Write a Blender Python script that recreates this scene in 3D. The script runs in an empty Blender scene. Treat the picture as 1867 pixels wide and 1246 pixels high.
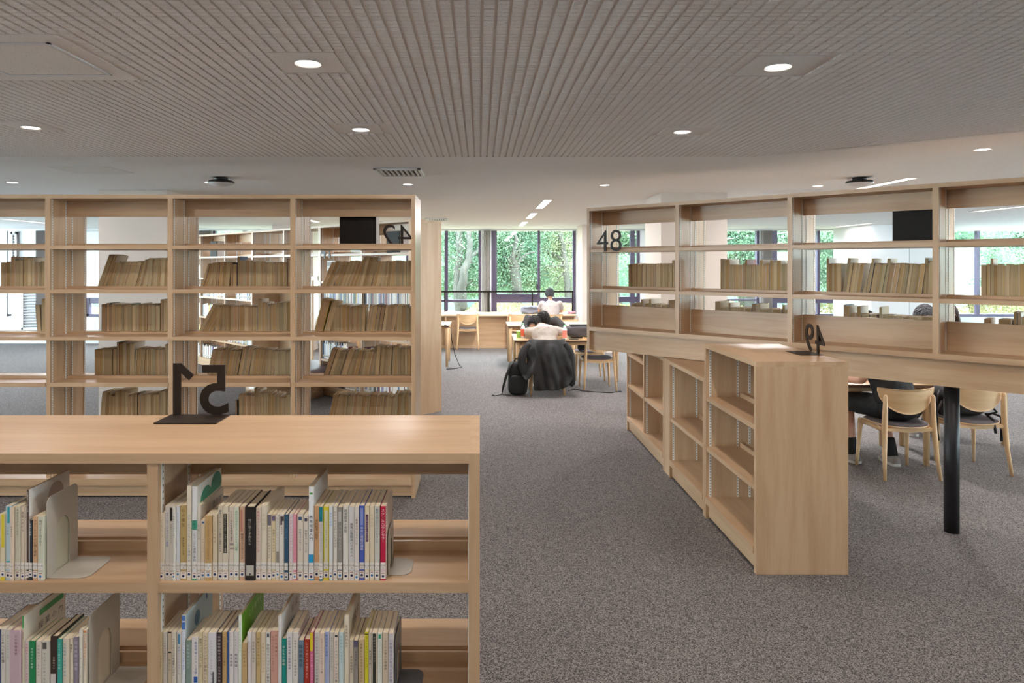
LAMP_W, LINE_W, SKY, SUN, EXPO = 9.0, 66.0, 31.0, 9.0, 0.2
import bpy, bmesh, math, random
from mathutils import Vector, Matrix
R = math.radians
sc = bpy.context.scene
COL = sc.collection
EYE = 1.71
F = 1250.0
PX0, PY0 = 875.0, 484.0

# ------------------------------------------------------------------ helpers
class MB:
    """collects faces for one mesh"""
    def __init__(s): s.v = []; s.f = []; s.m = []
    def add(s, vs, fs, mi=0):
        b = len(s.v); s.v += [tuple(v) for v in vs]
        s.f += [tuple(i + b for i in f) for f in fs]; s.m += [mi] * len(fs)
    def box(s, x0, x1, y0, y1, z0, z1, mi=0, M=None):
        vs = [Vector(p) for p in ((x0,y0,z0),(x1,y0,z0),(x1,y1,z0),(x0,y1,z0),(x0,y0,z1),(x1,y0,z1),(x1,y1,z1),(x0,y1,z1))]
        if M is not None: vs = [M @ v for v in vs]
        s.add(vs, [(0,3,2,1),(4,5,6,7),(0,1,5,4),(1,2,6,5),(2,3,7,6),(3,0,4,7)], mi)
    def quad(s, a, b, c, d, mi=0): s.add([a,b,c,d], [(0,1,2,3)], mi)
    def tube(s, pts, rad, n=10, mi=0, caps=True):
        pts = [Vector(p) for p in pts]
        if not hasattr(rad, '__len__'): rad = [rad] * len(pts)
        rings = []; prev = None
        for i, p in enumerate(pts):
            if i == 0: d = pts[1] - p
            elif i == len(pts) - 1: d = p - pts[i-1]
            else: d = (pts[i+1] - p).normalized() + (p - pts[i-1]).normalized()
            d.normalize()
            if prev is None:
                a = Vector((0,0,1)) if abs(d.z) < .9 else Vector((0,1,0))
                u = d.cross(a).normalized()
            else: u = (prev - d * prev.dot(d)).normalized()
            prev = u; w = d.cross(u)
            rings.append([p + (u * math.cos(2*math.pi*k/n) + w * math.sin(2*math.pi*k/n)) * rad[i] for k in range(n)])
        vs = [v for r in rings for v in r]; fs = []
        for i in range(len(pts) - 1):
            for k in range(n):
                fs.append((i*n+k, i*n+(k+1)%n, (i+1)*n+(k+1)%n, (i+1)*n+k))
        if caps:
            fs.append(tuple(range(n))[::-1]); fs.append(tuple((len(pts)-1)*n+k for k in range(n)))
        s.add(vs, fs, mi)
    def lathe(s, prof, n=24, mi=0, c=(0,0,0)):
        vs = []; fs = []
        for r, z in prof:
            for k in range(n):
                a = 2*math.pi*k/n; vs.append((c[0]+r*math.cos(a), c[1]+r*math.sin(a), c[2]+z))
        for i in range(len(prof)-1):
            for k in range(n): fs.append((i*n+k, i*n+(k+1)%n, (i+1)*n+(k+1)%n, (i+1)*n+k))
        s.add(vs, fs, mi)
    def ball(s, c, r, nu=16, nv=10, mi=0, M=None):
        c = Vector(c); vs = []; fs = []
        if not hasattr(r, '__len__'): r = (r, r, r)
        for j in range(nv+1):
            t = math.pi*j/nv
            for k in range(nu):
                a = 2*math.pi*k/nu
                q = Vector((r[0]*math.sin(t)*math.cos(a), r[1]*math.sin(t)*math.sin(a), r[2]*math.cos(t)))
                if M is not None: q = M @ q
                vs.append(c + q)
        for j in range(nv):
            for k in range(nu): fs.append((j*nu+k, (j+1)*nu+k, (j+1)*nu+(k+1)%nu, j*nu+(k+1)%nu))
        s.add(vs, fs, mi)
    def mesh(s, name, mats=(), smooth=False):
        me = bpy.data.meshes.new(name); me.from_pydata(s.v, [], s.f)
        for m in mats: me.materials.append(m)
        if any(s.m): me.polygons.foreach_set('material_index', s.m)
        if smooth: me.polygons.foreach_set('use_smooth', [True]*len(me.polygons))
        me.update(); return me
    def build(s, name, mats, parent=None, smooth=False, loc=(0,0,0), bevel=0):
        if not isinstance(mats, (list, tuple)): mats = [mats]
        return link(name, s.mesh(name, mats, smooth), parent, loc, bevel=bevel)

def link(name, me, parent=None, loc=(0,0,0), rotz=0, bevel=0):
    o = bpy.data.objects.new(name, me); COL.objects.link(o)
    o.location = loc
    if rotz: o.rotation_euler = (0,0,rotz)
    if parent is not None: o.parent = parent
    if bevel:
        b = o.modifiers.new('b', 'BEVEL'); b.width = bevel; b.segments = 2; b.limit_method = 'ANGLE'; b.angle_limit = R(40)
    return o
def tag(o, label=None, cat=None, group=None, kind=None):
    if label: o['label'] = label
    if cat: o['category'] = cat
    if group: o['group'] = group
    if kind: o['kind'] = kind
    return o
def thing(name, label, cat, loc=(0,0,0), rotz=0, group=None):
    o = link(name, None, None, loc, rotz); o.empty_display_size = .1
    return tag(o, label, cat, group)
def copy_tree(root, loc, rotz, label, group=None):
    r = root.copy(); COL.objects.link(r); r.location = loc; r.rotation_euler = (0,0,rotz); r['label'] = label
    if group: r['group'] = group
    for ch in root.children:
        c = ch.copy(); COL.objects.link(c); c.parent = r
        for g in ch.children:
            d = g.copy(); COL.objects.link(d); d.parent = c
    return r
def struct(name, mb, mats, bevel=0):
    return tag(mb.build(name, mats, bevel=bevel), kind='structure')

def curve_mesh(splines, ext=0, res=2):
    c = bpy.data.curves.new('c', 'CURVE'); c.dimensions = '2D'; c.fill_mode = 'BOTH'; c.extrude = ext; c.resolution_u = res
    for pts in splines:
        s = c.splines.new('POLY'); s.points.add(len(pts)-1); s.use_cyclic_u = True
        for i, p in enumerate(pts): s.points[i].co = (p[0], p[1], 0, 1)
    return obj_to_mesh(c)
def obj_to_mesh(data, mods=None):
    o = bpy.data.objects.new('tmp', data); COL.objects.link(o)
    if mods: mods(o)
    dg = bpy.context.evaluated_depsgraph_get()
    me = bpy.data.meshes.new_from_object(o.evaluated_get(dg))
    bpy.data.objects.remove(o); return me
def text_mesh(body, size=1, ext=0, offset=0, res=4):
    c = bpy.data.curves.new('t', 'FONT'); c.body = body; c.size = size; c.extrude = ext; c.offset = offset
    c.resolution_u = res; c.align_x = 'LEFT'
    return obj_to_mesh(c)
GLY = {}
def glyph(ch):
    if ch not in GLY:
        if ch == ' ': GLY[ch] = ([], []); return GLY[ch]
        me = text_mesh(ch, 1, res=1)
        vs = [v.co.copy() for v in me.vertices]; fs = [tuple(p.vertices) for p in me.polygons]
        xs = [v.x for v in vs]; cx = (min(xs)+max(xs))/2
        out = []
        for v in vs:
            x, y = v.x - cx, v.y - .38
            if ch in 'ー〈〉（）～-': x, y = y, -x
            out.append((x, y))
        GLY[ch] = (out, fs); bpy.data.meshes.remove(me)
    return GLY[ch]

# ------------------------------------------------------------------ materials
def mat(name, rgb, rough=.5, spec=.5, metal=0, coat=0):
    m = bpy.data.materials.new(name); m.use_nodes = True
    b = m.node_tree.nodes['Principled BSDF']
    b.inputs['Base Color'].default_value = (*rgb, 1); b.inputs['Roughness'].default_value = rough
    b.inputs['Specular IOR Level'].default_value = spec; b.inputs['Metallic'].default_value = metal
    b.inputs['Coat Weight'].default_value = coat
    return m
def nodes(m): return m.node_tree.nodes, m.node_tree.links, m.node_tree.nodes['Principled BSDF']
def ramp(n, stops):
    r = n.new('ShaderNodeValToRGB'); e = r.color_ramp.elements
    e[0].position, e[0].color = stops[0][0], (*stops[0][1], 1)
    e[1].position, e[1].color = stops[1][0], (*stops[1][1], 1)
    for p, c in stops[2:]:
        q = e.new(p); q.color = (*c, 1)
    return r
def srgb(h):
    h = h.lstrip('#'); c = [int(h[i:i+2], 16)/255 for i in (0,2,4)]
    return tuple(x/12.92 if x <= .04045 else ((x+.055)/1.055)**2.4 for x in c)

def wood(name, axis, c1, c2, rough=.34, scale=1.0, contrast=(.3,.75)):
    m = mat(name, c1, rough, .5); n, l, b = nodes(m)
    tc = n.new('ShaderNodeTexCoord'); mp = n.new('ShaderNodeMapping')
    s = [14*scale, 14*scale, 14*scale]; s['xyz'.index(axis)] = 1.1*scale
    mp.inputs['Scale'].default_value = s
    oi = n.new('ShaderNodeObjectInfo'); ad = n.new('ShaderNodeVectorMath'); ad.operation = 'ADD'
    mu = n.new('ShaderNodeMath'); mu.operation = 'MULTIPLY'; mu.inputs[1].default_value = 37
    l.new(oi.outputs['Random'], mu.inputs[0]); l.new(tc.outputs['Object'], mp.inputs[0])
    l.new(mp.outputs[0], ad.inputs[0]); l.new(mu.outputs[0], ad.inputs[1])
    nz = n.new('ShaderNodeTexNoise'); nz.inputs['Scale'].default_value = 1; nz.inputs['Detail'].default_value = 5; nz.inputs['Distortion'].default_value = .6
    l.new(ad.outputs[0], nz.inputs['Vector'])
    nz2 = n.new('ShaderNodeTexNoise'); nz2.inputs['Scale'].default_value = 9; nz2.inputs['Detail'].default_value = 3
    l.new(ad.outputs[0], nz2.inputs['Vector'])
    mx = n.new('ShaderNodeMath'); mx.operation = 'MULTIPLY_ADD'; mx.inputs[1].default_value = .25
    l.new(nz2.outputs[0], mx.inputs[0]); l.new(nz.outputs[0], mx.inputs[2])
    r = ramp(n, [(contrast[0], c2), (contrast[1], c1)]); l.new(mx.outputs[0], r.inputs[0])
    l.new(r.outputs[0], b.inputs['Base Color'])
    return m
W1, W2 = srgb('#c1a383'), srgb('#a98766')
WX, WY, WZ = [wood('maple_'+a, a, W1, W2) for a in 'xyz']
CW1, CW2 = srgb('#e3c298'), srgb('#cfa673')
CWZ = wood('chair_wood', 'z', CW1, CW2, .42); CWX = wood('chair_wood_x', 'x', CW1, CW2, .42)
M = {}
M['metal_white'] = mat('white_metal', (.72,.72,.70), .35)
M['bookend'] = mat('bookend_steel', srgb('#b9b4aa'), .4, .5)
M['bookend_dark'] = mat('bookend_grey', srgb('#5d6066'), .4, .5)
M['sign'] = mat('sign_brown_black', srgb('#22170f'), .45, .3)
M['black_box'] = mat('box_black', srgb('#17110d'), .55, .2)
M['white'] = mat('white_paint', (.66,.66,.67), .55)
M['wallwhite'] = mat('wall_white', (.64,.635,.63), .6)
M['dark_frame'] = mat('window_frame_dark', srgb('#4a4058'), .4)
M['frame_white'] = mat('frame_white', (.8,.82,.85), .4)
M['black_metal'] = mat('black_metal', (.014,.013,.015), .42, .35)
M['black_cloth'] = mat('black_cloth', (.009,.009,.0105), .8)
M['jacket'] = mat('dark_grey_cloth', (.015,.0145,.015), .75)
M['hoodie'] = mat('charcoal_hoodie', (.03,.027,.027), .85)
M['grey_shirt'] = mat('beige_grey_shirt', (.33,.285,.25), .85)
M['white_shirt'] = mat('white_shirt', (.42,.37,.355), .85)
M['skin'] = mat('skin', (.62,.34,.23), .5)
M['hair'] = mat('black_hair', (.012,.010,.009), .6, .2)
M['grey_hair'] = mat('grey_hair', (.045,.045,.05), .7, .3)
M['seat_cloth'] = mat('seat_cushion', (.10,.085,.095), .85)
M['cable'] = mat('cable', (.01,.01,.01), .4)
M['shoe'] = mat('shoe_grey', (.26,.23,.21), .8)
M['sole'] = mat('shoe_sole', (.6,.59,.56), .6)
M['grey_bag'] = mat('grey_bag', (.19,.20,.25), .8)
M['mauve'] = mat('mauve_leather', (.16,.12,.135), .45)
M['paper'] = mat('paper', (.8,.78,.74), .7)

# perforated standard: white with dark slots, in the strip's own coordinates
def strip_mat():
    m = mat('perforated_strip', (.75,.74,.70), .4); n, l, b = nodes(m)
    tc = n.new('ShaderNodeTexCoord'); sx = n.new('ShaderNodeSeparateXYZ'); l.new(tc.outputs['Object'], sx.inputs[0])
    d = n.new('ShaderNodeMath'); d.operation = 'MODULO'; d.inputs[1].default_value = .019
    a = n.new('ShaderNodeMath'); a.operation = 'GREATER_THAN'; a.inputs[1].default_value = .0125
    l.new(sx.outputs['Z'], d.inputs[0]); l.new(d.outputs[0], a.inputs[0])
    y = n.new('ShaderNodeMath'); y.operation = 'ABSOLUTE'; l.new(sx.outputs['Y'], y.inputs[0])
    c = n.new('ShaderNodeMath'); c.operation = 'LESS_THAN'; c.inputs[1].default_value = .0026; l.new(y.outputs[0], c.inputs[0])
    k = n.new('ShaderNodeMath'); k.operation = 'MULTIPLY'; l.new(a.outputs[0], k.inputs[0]); l.new(c.outputs[0], k.inputs[1])
    r = ramp(n, [(.4, (.75,.74,.70)), (.6, (.03,.025,.02))]); l.new(k.outputs[0], r.inputs[0]); l.new(r.outputs[0], b.inputs['Base Color'])
    return m
M['strip'] = strip_mat()

def carpet_mat():
    m = mat('carpet', (.1,.09,.09), .95, .15); n, l, b = nodes(m)
    tc = n.new('ShaderNodeTexCoord')
    v = n.new('ShaderNodeTexVoronoi'); v.inputs['Scale'].default_value = 240; l.new(tc.outputs['Object'], v.inputs['Vector'])
    nz = n.new('ShaderNodeTexNoise'); nz.inputs['Scale'].default_value = 260; nz.inputs['Detail'].default_value = 2; l.new(tc.outputs['Object'], nz.inputs['Vector'])
    sp = n.new('ShaderNodeSeparateColor'); l.new(v.outputs['Color'], sp.inputs[0])
    mx = n.new('ShaderNodeMath'); mx.operation = 'MULTIPLY_ADD'; mx.inputs[1].default_value = .55; l.new(sp.outputs[0], mx.inputs[0])
    m2 = n.new('ShaderNodeMath'); m2.operation = 'MULTIPLY'; m2.inputs[1].default_value = .45; l.new(nz.outputs[0], m2.inputs[0]); l.new(m2.outputs[0], mx.inputs[2])
    r = ramp(n, [(.15, (.026,.024,.027)), (.42, (.085,.077,.077)), (.68, (.265,.24,.232))]); l.new(mx.outputs[0], r.inputs[0])
    l.new(r.outputs[0], b.inputs['Base Color'])
    bp = n.new('ShaderNodeBump'); bp.inputs['Strength'].default_value = .5; bp.inputs['Distance'].default_value = .004
    l.new(mx.outputs[0], bp.inputs['Height']); l.new(bp.outputs[0], b.inputs['Normal'])
    return m
def ceil_mat(name, c):
    m = mat(name, c, .85, .2); n, l, b = nodes(m)
    tc = n.new('ShaderNodeTexCoord'); nz = n.new('ShaderNodeTexNoise'); nz.inputs['Scale'].default_value = 170; nz.inputs['Detail'].default_value = 2
    l.new(tc.outputs['Object'], nz.inputs['Vector'])
    r = ramp(n, [(.28, tuple(x*.6 for x in c)), (.37, c)]); l.new(nz.outputs[0], r.inputs[0]); l.new(r.outputs[0], b.inputs['Base Color'])
    return m
M['carpet'] = carpet_mat()
M['ceil'] = ceil_mat('ceiling_board', (.90,.89,.885))
M['ceilgrid'] = ceil_mat('ceiling_relief', (.84,.81,.79))
def emit(name, rgb, s):
    m = bpy.data.materials.new(name); m.use_nodes = True; n = m.node_tree.nodes; n.clear()
    e = n.new('ShaderNodeEmission'); o = n.new('ShaderNodeOutputMaterial'); e.inputs[0].default_value = (*rgb, 1); e.inputs[1].default_value = s
    m.node_tree.links.new(e.outputs[0], o.inputs[0]); return m
M['lamp'] = emit('lamp_warm', (1,.93,.84), 6)
M['lamp_line'] = emit('lamp_line', (1,.95,.86), 2.2)
def glass_mat():
    m = bpy.data.materials.new('window_glass'); m.use_nodes = True; n = m.node_tree.nodes; l = m.node_tree.links; n.clear()
    t = n.new('ShaderNodeBsdfTransparent'); t.inputs[0].default_value = (.93,.97,.96,1)
    g = n.new('ShaderNodeBsdfGlossy'); g.inputs['Roughness'].default_value = .02
    mx = n.new('ShaderNodeMixShader'); mx.inputs[0].default_value = .06; o = n.new('ShaderNodeOutputMaterial')
    l.new(t.outputs[0], mx.inputs[1]); l.new(g.outputs[0], mx.inputs[2]); l.new(mx.outputs[0], o.inputs[0]); return m
M['glass'] = glass_mat()
def curtain_mat(c):
    return mat('curtain', c, .9)
M['curtain'] = curtain_mat((.42,.40,.39))
MC = {}
def cmat(h, rough=.5):
    if (h, rough) not in MC: MC[(h, rough)] = mat('colour_'+h.lstrip('#'), srgb(h), rough)
    return MC[(h, rough)]

# ------------------------------------------------------------------ room shell
CEIL = 2.51
XL, XR, YB, YF = -13.0, 14.0, -5.0, 15.0
b = MB(); b.box(XL, XR, YB, YF+.3, -.1, 0); struct('floor', b, M['carpet'])
def in_grid(x, y): return y < 5.04 and y < 5.15 - .817*(x-1.93) and y > 1.0
b = MB(); b.box(XL, XR, YB, YF+.3, CEIL+.008, CEIL+.15, 0)
# plain board over the far part and behind
b.box(XL, XR, 5.05, YF, CEIL, CEIL+.008, 0); b.box(XL, XR, YB, 1.0, CEIL, CEIL+.008, 0)
b.add([(2.053,5.05,CEIL),(XR,5.05,CEIL),(XR,1.0,CEIL),(7.01,1.0,CEIL)], [(0,1,2,3)], 0)
b.box(XL, -6.0, 1.0, 5.05, CEIL, CEIL+.008, 0)
PATCH = [(-.68,2.71,.13),(1.2,2.76,.13),(-.70,4.03,.12),(1.21,4.1,.12),(-2.6,3.97,.12)]
def hatch(x, y): return -2.12 < x < -1.47 and 2.38 < y < 2.97
p = .0455; pyy = .0335
for i in range(int(10.6/p)):
    x = -6 + i*p
    for j in range(int(4.1/pyy)):
        y = 1.0 + j*pyy
        if not in_grid(x+p/2, y+pyy/2) or hatch(x+p/2, y+pyy/2): continue
        if any(abs(x+p/2-a) < r+.02 and abs(y+pyy/2-c) < r+.02 for a, c, r in PATCH): continue
        x0, x1, y0, y1, z = x+.0058, x+p-.0058, y+.0026, y+pyy-.0026, CEIL+.0005
        b.add([(x0,y0,z),(x1,y0,z),(x1,y1,z),(x0,y1,z),(x0-.001,y0-.001,CEIL+.008),(x1+.001,y0-.001,CEIL+.008),(x1+.001,y1+.001,CEIL+.008),(x0-.001,y1+.001,CEIL+.008)],
              [(0,1,2,3),(0,4,5,1),(1,5,6,2),(2,6,7,3),(3,7,4,0)], 1)
# relief base is the slab above in the same tone
b.box(-6.0, 7.0, 1.0, 5.05, CEIL+.0075, CEIL+.0085, 1)
for a, c, r in PATCH: b.box(a-r, a+r, c-r, c+r, CEIL+.0006, CEIL+.008, 1)
b.box(-2.12,-1.47,2.38,2.97,CEIL+.0006,CEIL+.008,1)
struct('ceiling', b, [M['ceil'], M['ceilgrid']])
b = MB()
for a0, a1, z0, z1 in ((YB,YF+.3,0,.7),(YB,YF+.3,2.4,2.7),(YB,-3,.7,2.4),(1,3,.7,2.4),(7.5,8.2,.7,2.4),(14.6,YF+.3,.7,2.4)): b.box(XL-.2, XL, a0, a1, z0, z1)
struct('wall_left', b, M['wallwhite'])
b = MB()
for a0, a1, z0, z1 in ((YB,YF+.3,0,.7),(YB,YF+.3,2.4,2.7),(YB,-3,.7,2.4),(1,2,.7,2.4),(7.5,8.2,.7,2.4),(14.6,YF+.3,.7,2.4)): b.box(XR, XR+.2, a0, a1, z0, z1)
struct('wall_right', b, M['wallwhite'])
b = MB(); b.box(XL, XR, YB-.2, YB, 0, 2.7); struct('wall_back', b, M['wallwhite'])

# window wall: solid low wall, solid stretches, head
HEAD, SILL = 2.466, .70
b = MB()
b.box(XL, XR, YF, YF+.25, 0, SILL-.12)
b.box(XL, XR, YF, YF+.25, HEAD, 2.66)
for x0, x1 in ((XL,-10.35),(-10.25,-8.62),(-4.05,-3.34),(2.1,2.75),(8.5,9.1)): b.box(x0, x1, YF, YF+.25, SILL-.12, HEAD)
struct('wall_far', b, M['wallwhite'])
def window(i, x0, x1, muls, rails, y=YF, fm='dark_frame'):
    """muls: vertical bars, rails: (x0,x1,z0,z1)"""
    b = MB(); t = .05
    b.box(x0, x0+t, y+.02, y+.14, SILL-.1, HEAD); b.box(x1-t, x1, y+.02, y+.14, SILL-.1, HEAD)
    b.box(x0, x1, y+.02, y+.14, SILL-.12, SILL-.06)
    for a, c in muls: b.box(a, c, y+.03, y+.12, SILL-.1, HEAD)
    for a, c, z0, z1 in rails: b.box(a, c, y+.04, y+.11, z0, z1)
    w = struct('window_%d' % i, b, M[fm])
    g = MB(); g.box(x0+.01, x1-.01, y+.075, y+.081, SILL-.1, HEAD-.01)
    g.build('pane', M['glass'], w)
    return w
w = window(1, -3.34, .02, [(-2.45,-2.38),(-1.62,-1.55),(-.775,-.70)], [(-3.3,.0,.90,.955)])
w = window(2, .25, 2.09, [(.25,.37),(1.265,1.32)], [(.35,1.3,.99,1.075),(.35,2.07,.89,.99),(1.32,2.07,.985,1.0)])
hd = MB(); hd.box(1.235,1.262,YF-.01,YF+.03,1.18,1.3); hd.build('handle', M['black_metal'], w)
w = window(3, 2.75, 3.50, [(3.30,3.40)], [(2.78,3.5,.90,1.02)])
w = window(4, 3.66, 6.12, [(4.4,4.47),(5.3,5.36)], [(3.7,6.1,.93,.97)])
w = window(5, 6.38, 8.25, [(6.38,6.52),(7.4,7.46)], [(6.5,8.2,.88,1.02)])
w = window(6, -8.62, -6.12, [(-7.8,-7.72),(-7.0,-6.93)], [(-8.6,-6.15,.87,1.0)])
w = window(7, -5.85, -4.05, [(-5.2,-5.13)], [(-5.8,-4.1,.9,1.0)])
w = window(8, 9.10, 13.9, [(9.8,9.95),(10.9,10.96),(12,12.1)], [(9.1,13.9,.88,1.02)])
side = []  # side-wall windows added to let in more sky light, largely out of view
for i_, (yy0, yy1, xx) in enumerate(((-3,1,XL),(3,7.5,XL),(8.2,14.6,XL),(-3,1,XR),(2,7.5,XR),(8.2,14.6,XR))):
    b = MB(); x_ = xx if xx > 0 else xx-.12
    b.box(x_,x_+.12,yy0,yy0+.06,.7,2.4); b.box(x_,x_+.12,yy1-.06,yy1,.7,2.4); b.box(x_,x_+.12,yy0,yy1,.7,.76); b.box(x_,x_+.12,yy0,yy1,2.34,2.4); b.box(x_,x_+.12,(yy0+yy1)/2-.03,(yy0+yy1)/2+.03,.7,2.4)
    w = struct('window_%d' % (10+i_), b, M['dark_frame']); g = MB(); g.box(x_+.05,x_+.056,yy0+.01,yy1-.01,.71,2.39); g.build('pane', M['glass'], w)
w = window(9, -10.35, -10.25, [], [(-10.35,-10.25,1.35,2.4)], fm='frame_white'); q_ = MB(); q_.box(-10.30,-10.26,YF+.03,YF+.13,1.0,1.1); q_.build('cross_bar', M['dark_frame'], w)
def curtain(x0, x1, label, y=YF-.06, z0=SILL, z1=HEAD, m='curtain'):
    b = MB(); n = int((x1-x0)/.03)*4
    pts = [(x0+(x1-x0)*k/n, y + .022*math.sin(k*math.pi/2.0)) for k in range(n+1)]
    for (xa, ya), (xb, yb) in zip(pts, pts[1:]):
        b.quad((xa,ya,z0),(xb,yb,z0),(xb,yb,z1),(xa,ya,z1)); b.quad((xa,ya+.004,z0),(xa,ya+.004,z1),(xb,yb+.004,z1),(xb,yb+.004,z0))
    o = b.build('curtain', M[m], smooth=True)
    return tag(o, label, 'curtain')
curtain(.06,.235,'grey pleated curtain gathered between the two central windows')
curtain(6.14,6.37,'grey curtain bundle beside the window behind the wide white pillar, right')
curtain(8.24,8.5,'grey pleated curtain next to the white wall block on the far right')
curtain(-6.11,-5.86,'grey curtain between far windows seen above the long angled bookcase')
curtain(-9.68,-9.48,'grey curtain strip next to the far left white shutters')
b = MB(); b.box(.02,.07,YF,YF+.2,SILL-.12,HEAD); b.box(.235,.25,YF,YF+.2,SILL-.12,HEAD); b.box(.02,.25,YF+.1,YF+.2,SILL-.12,HEAD)
b.box(3.5,3.66,YF-.02,YF+.2,SILL-.12,HEAD); b.box(6.12,6.38,YF+.0,YF+.2,SILL-.12,HEAD); b.box(8.25,8.5,YF,YF+.2,SILL-.12,HEAD); b.box(-6.12,-5.85,YF,YF+.2,SILL-.12,HEAD)
struct('trim_1', b, M['frame_white'])
# roller blind on the far left window
b = MB(); b.box(-8.6,-7.6,YF-.03,YF-.026,1.02,HEAD); b.tube([(-8.6,YF-.03,HEAD-.02),(-7.6,YF-.03,HEAD-.02)], .02)
b.box(-8.6,-7.6,YF-.035,YF-.02,1.0,1.02)
tag(b.build('roller_blind', M['white']), 'white roller blind lowered in the far left window', 'blind')
# pillars
M['pillar'] = mat('pillar_warm_lit', (.62,.55,.49), .6)  # white wall finish with the warm light mixed into its colour
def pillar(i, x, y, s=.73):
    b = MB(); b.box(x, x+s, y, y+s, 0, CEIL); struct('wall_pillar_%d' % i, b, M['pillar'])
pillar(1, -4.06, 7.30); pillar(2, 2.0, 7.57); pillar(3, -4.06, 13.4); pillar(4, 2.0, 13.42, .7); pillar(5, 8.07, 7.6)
b = MB(); b.box(7.68, 8.42, 13.45, 14.9, 0, CEIL); b.box(8.46, 9.0, 13.5, 14.9, 0, CEIL); b.box(8.42,8.46,13.52,14.9,0,CEIL); struct('wall_block', b, M['wallwhite'])
# louvred shutters far left
def shutter(x0, x1, z0, z1, label, y=YF-.056):
    b = MB(); b.box(x0,x0+.04,y,y+.05,z0,z1); b.box(x1-.04,x1,y,y+.05,z0,z1); b.box(x0,x1,y,y+.05,z0,z0+.05); b.box(x0,x1,y,y+.05,z1-.05,z1)
    n = int((z1-z0-.1)/.06); s = MB()
    for k in range(n):
        z = z0+.05+(k+.5)*(z1-z0-.1)/n
        s.box(x0+.04,x1-.04,-.028,.028,-.004,.004, M=Matrix.Translation((0,y+.025,z)) @ Matrix.Rotation(R(-40),4,'X'))
    f = tag(b.build('louvred_shutter', M['white']), label, 'shutter')
    s.build('slats', M['white'], f)
shutter(-10.35+.12,-10.1,1.5,2.44,'narrow white louvred shutter high on the far left wall')
shutter(-10.0,-9.4,.3,1.25,'white louvred shutter low on the far left wall')

# ------------------------------------------------------------------ ceiling fittings
LAMPS = [(-.68,2.71),(1.2,2.76),(-.70,4.03),(1.21,4.1),(-2.6,3.97),(-.71,6.76),(1.24,6.82),(-2.6,6.6),(3.46,4.72),
         (3.1,2.76),(-2.6,2.71),(-4.5,3.97),(-4.5,2.71),(-4.5,6.6),(-.7,1.35),(1.2,1.4),(3.1,1.4),(-2.6,1.35),(-4.5,1.35),(5.0,2.76),(5.0,1.4),(5.2,4.72),(3.4,6.9),
         (-.7,0.0),(1.2,0.0),(3.1,0),(-2.6,0),(-4.5,0),(-.7,-1.4),(1.2,-1.4),(-2.6,-1.4),(3.1,-1.4),(-1.2,9.3),(-4.8,10.2),(-6.6,13.0),(5.6,9.2),(-6.4,6.6)]
names = {0:'bright downlight nearest on the left of the embossed ceiling',1:'bright downlight nearest on the right of the embossed ceiling',
 2:'downlight in the second row of the embossed ceiling, near the air vent',3:'downlight in the second row right of the middle of the embossed ceiling',
 4:'downlight at the left edge of the picture in the embossed ceiling',5:'small downlight in the smooth ceiling just right of the square vent',
 6:'small downlight in the smooth ceiling left of the numbered right bookcase',7:'small downlight partly behind the dark ceiling dome on the left',8:'downlight in the smooth ceiling at the far right above the bookcase'}
dm = MB(); dm.lathe([(.052,-.004),(.052,.0),(.045,.002),(.043,.006)], 28)
ring_me = dm.mesh('ring', [M['metal_white']], True)
dm = MB(); dm.lathe([(.0001,.002),(.043,.002)], 28); disc_me = dm.mesh('diffuser', [M['lamp']])
for i, (x, y) in enumerate(LAMPS):
    vis = i < 9
    t = thing('downlight', names.get(i, 'round recessed downlight out of the main view'), 'ceiling light', (x,y,CEIL-.001), 0, 'round recessed downlights' if vis else 'downlights beyond the picture')
    link('trim_ring', ring_me, t); link('diffuser', disc_me, t, (0,0,-.004))
    L = bpy.data.lights.new('lamp', 'AREA'); L.shape = 'DISK'; L.size = .09; L.color = (1,.90,.81) if y < 5.2 else (1,.97,.96)
    L.energy = LAMP_W if y > .5 else LAMP_W*.9
    lo = bpy.data.objects.new('downlight_lamp', L); COL.objects.link(lo); lo.location = (0,0,-.012); lo.parent = t
LINES = [(.83,8.97,'long recessed ceiling light nearest, over the aisle to the windows'),(.83,11.1,'recessed ceiling light second along the aisle to the windows'),(.83,13.2,'recessed ceiling light nearest the windows over the aisle'),
 (3.95,6.9,'recessed linear light above the right bookcase beside the dark dome'),(7.35,9.6,'linear ceiling light seen at the far right through the bookcase top'),(7.4,13.6,'distant linear ceiling light seen above the third bay books at right'),
 (-8.2,12.4,'linear ceiling light seen through the leftmost bookcase bay'),(3.95,9.6,None),(3.95,12.5,None),(-3.0,12.0,None),(-8.2,8.5,None),(10.6,9.6,None),(10.6,5.5,None),(7.35,5.5,None),(-8.2,4.5,None),(-6.0,10.0,None)]
for i, (x, y, lb) in enumerate(LINES):
    t = thing('linear_ceiling_light', lb or 'recessed linear ceiling light hidden behind the bookcases', 'ceiling light', (x,y,CEIL), 0, 'recessed linear lights')
    b = MB(); b.box(-.062,-.05,-.64,.64,-.006,.0); b.box(.05,.062,-.64,.64,-.006,0); b.box(-.062,.062,-.652,-.64,-.006,0); b.box(-.062,.062,.64,.652,-.006,0); b.build('frame', M['white'], t)
    b = MB(); b.box(-.05,.05,-.64,.64,-.004,.0); b.build('diffuser', M['lamp_line'], t)
    L = bpy.data.lights.new('lamp', 'AREA'); L.shape = 'RECTANGLE'; L.size = .1; L.size_y = 1.25; L.color = (1,.98,.98); L.energy = LINE_W*(.3 if x == 7.4 else .5 if x < -2 else 1)
    lo = bpy.data.objects.new('linear_lamp', L); COL.objects.link(lo); lo.location = (0,0,-.012); lo.parent = t
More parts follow.
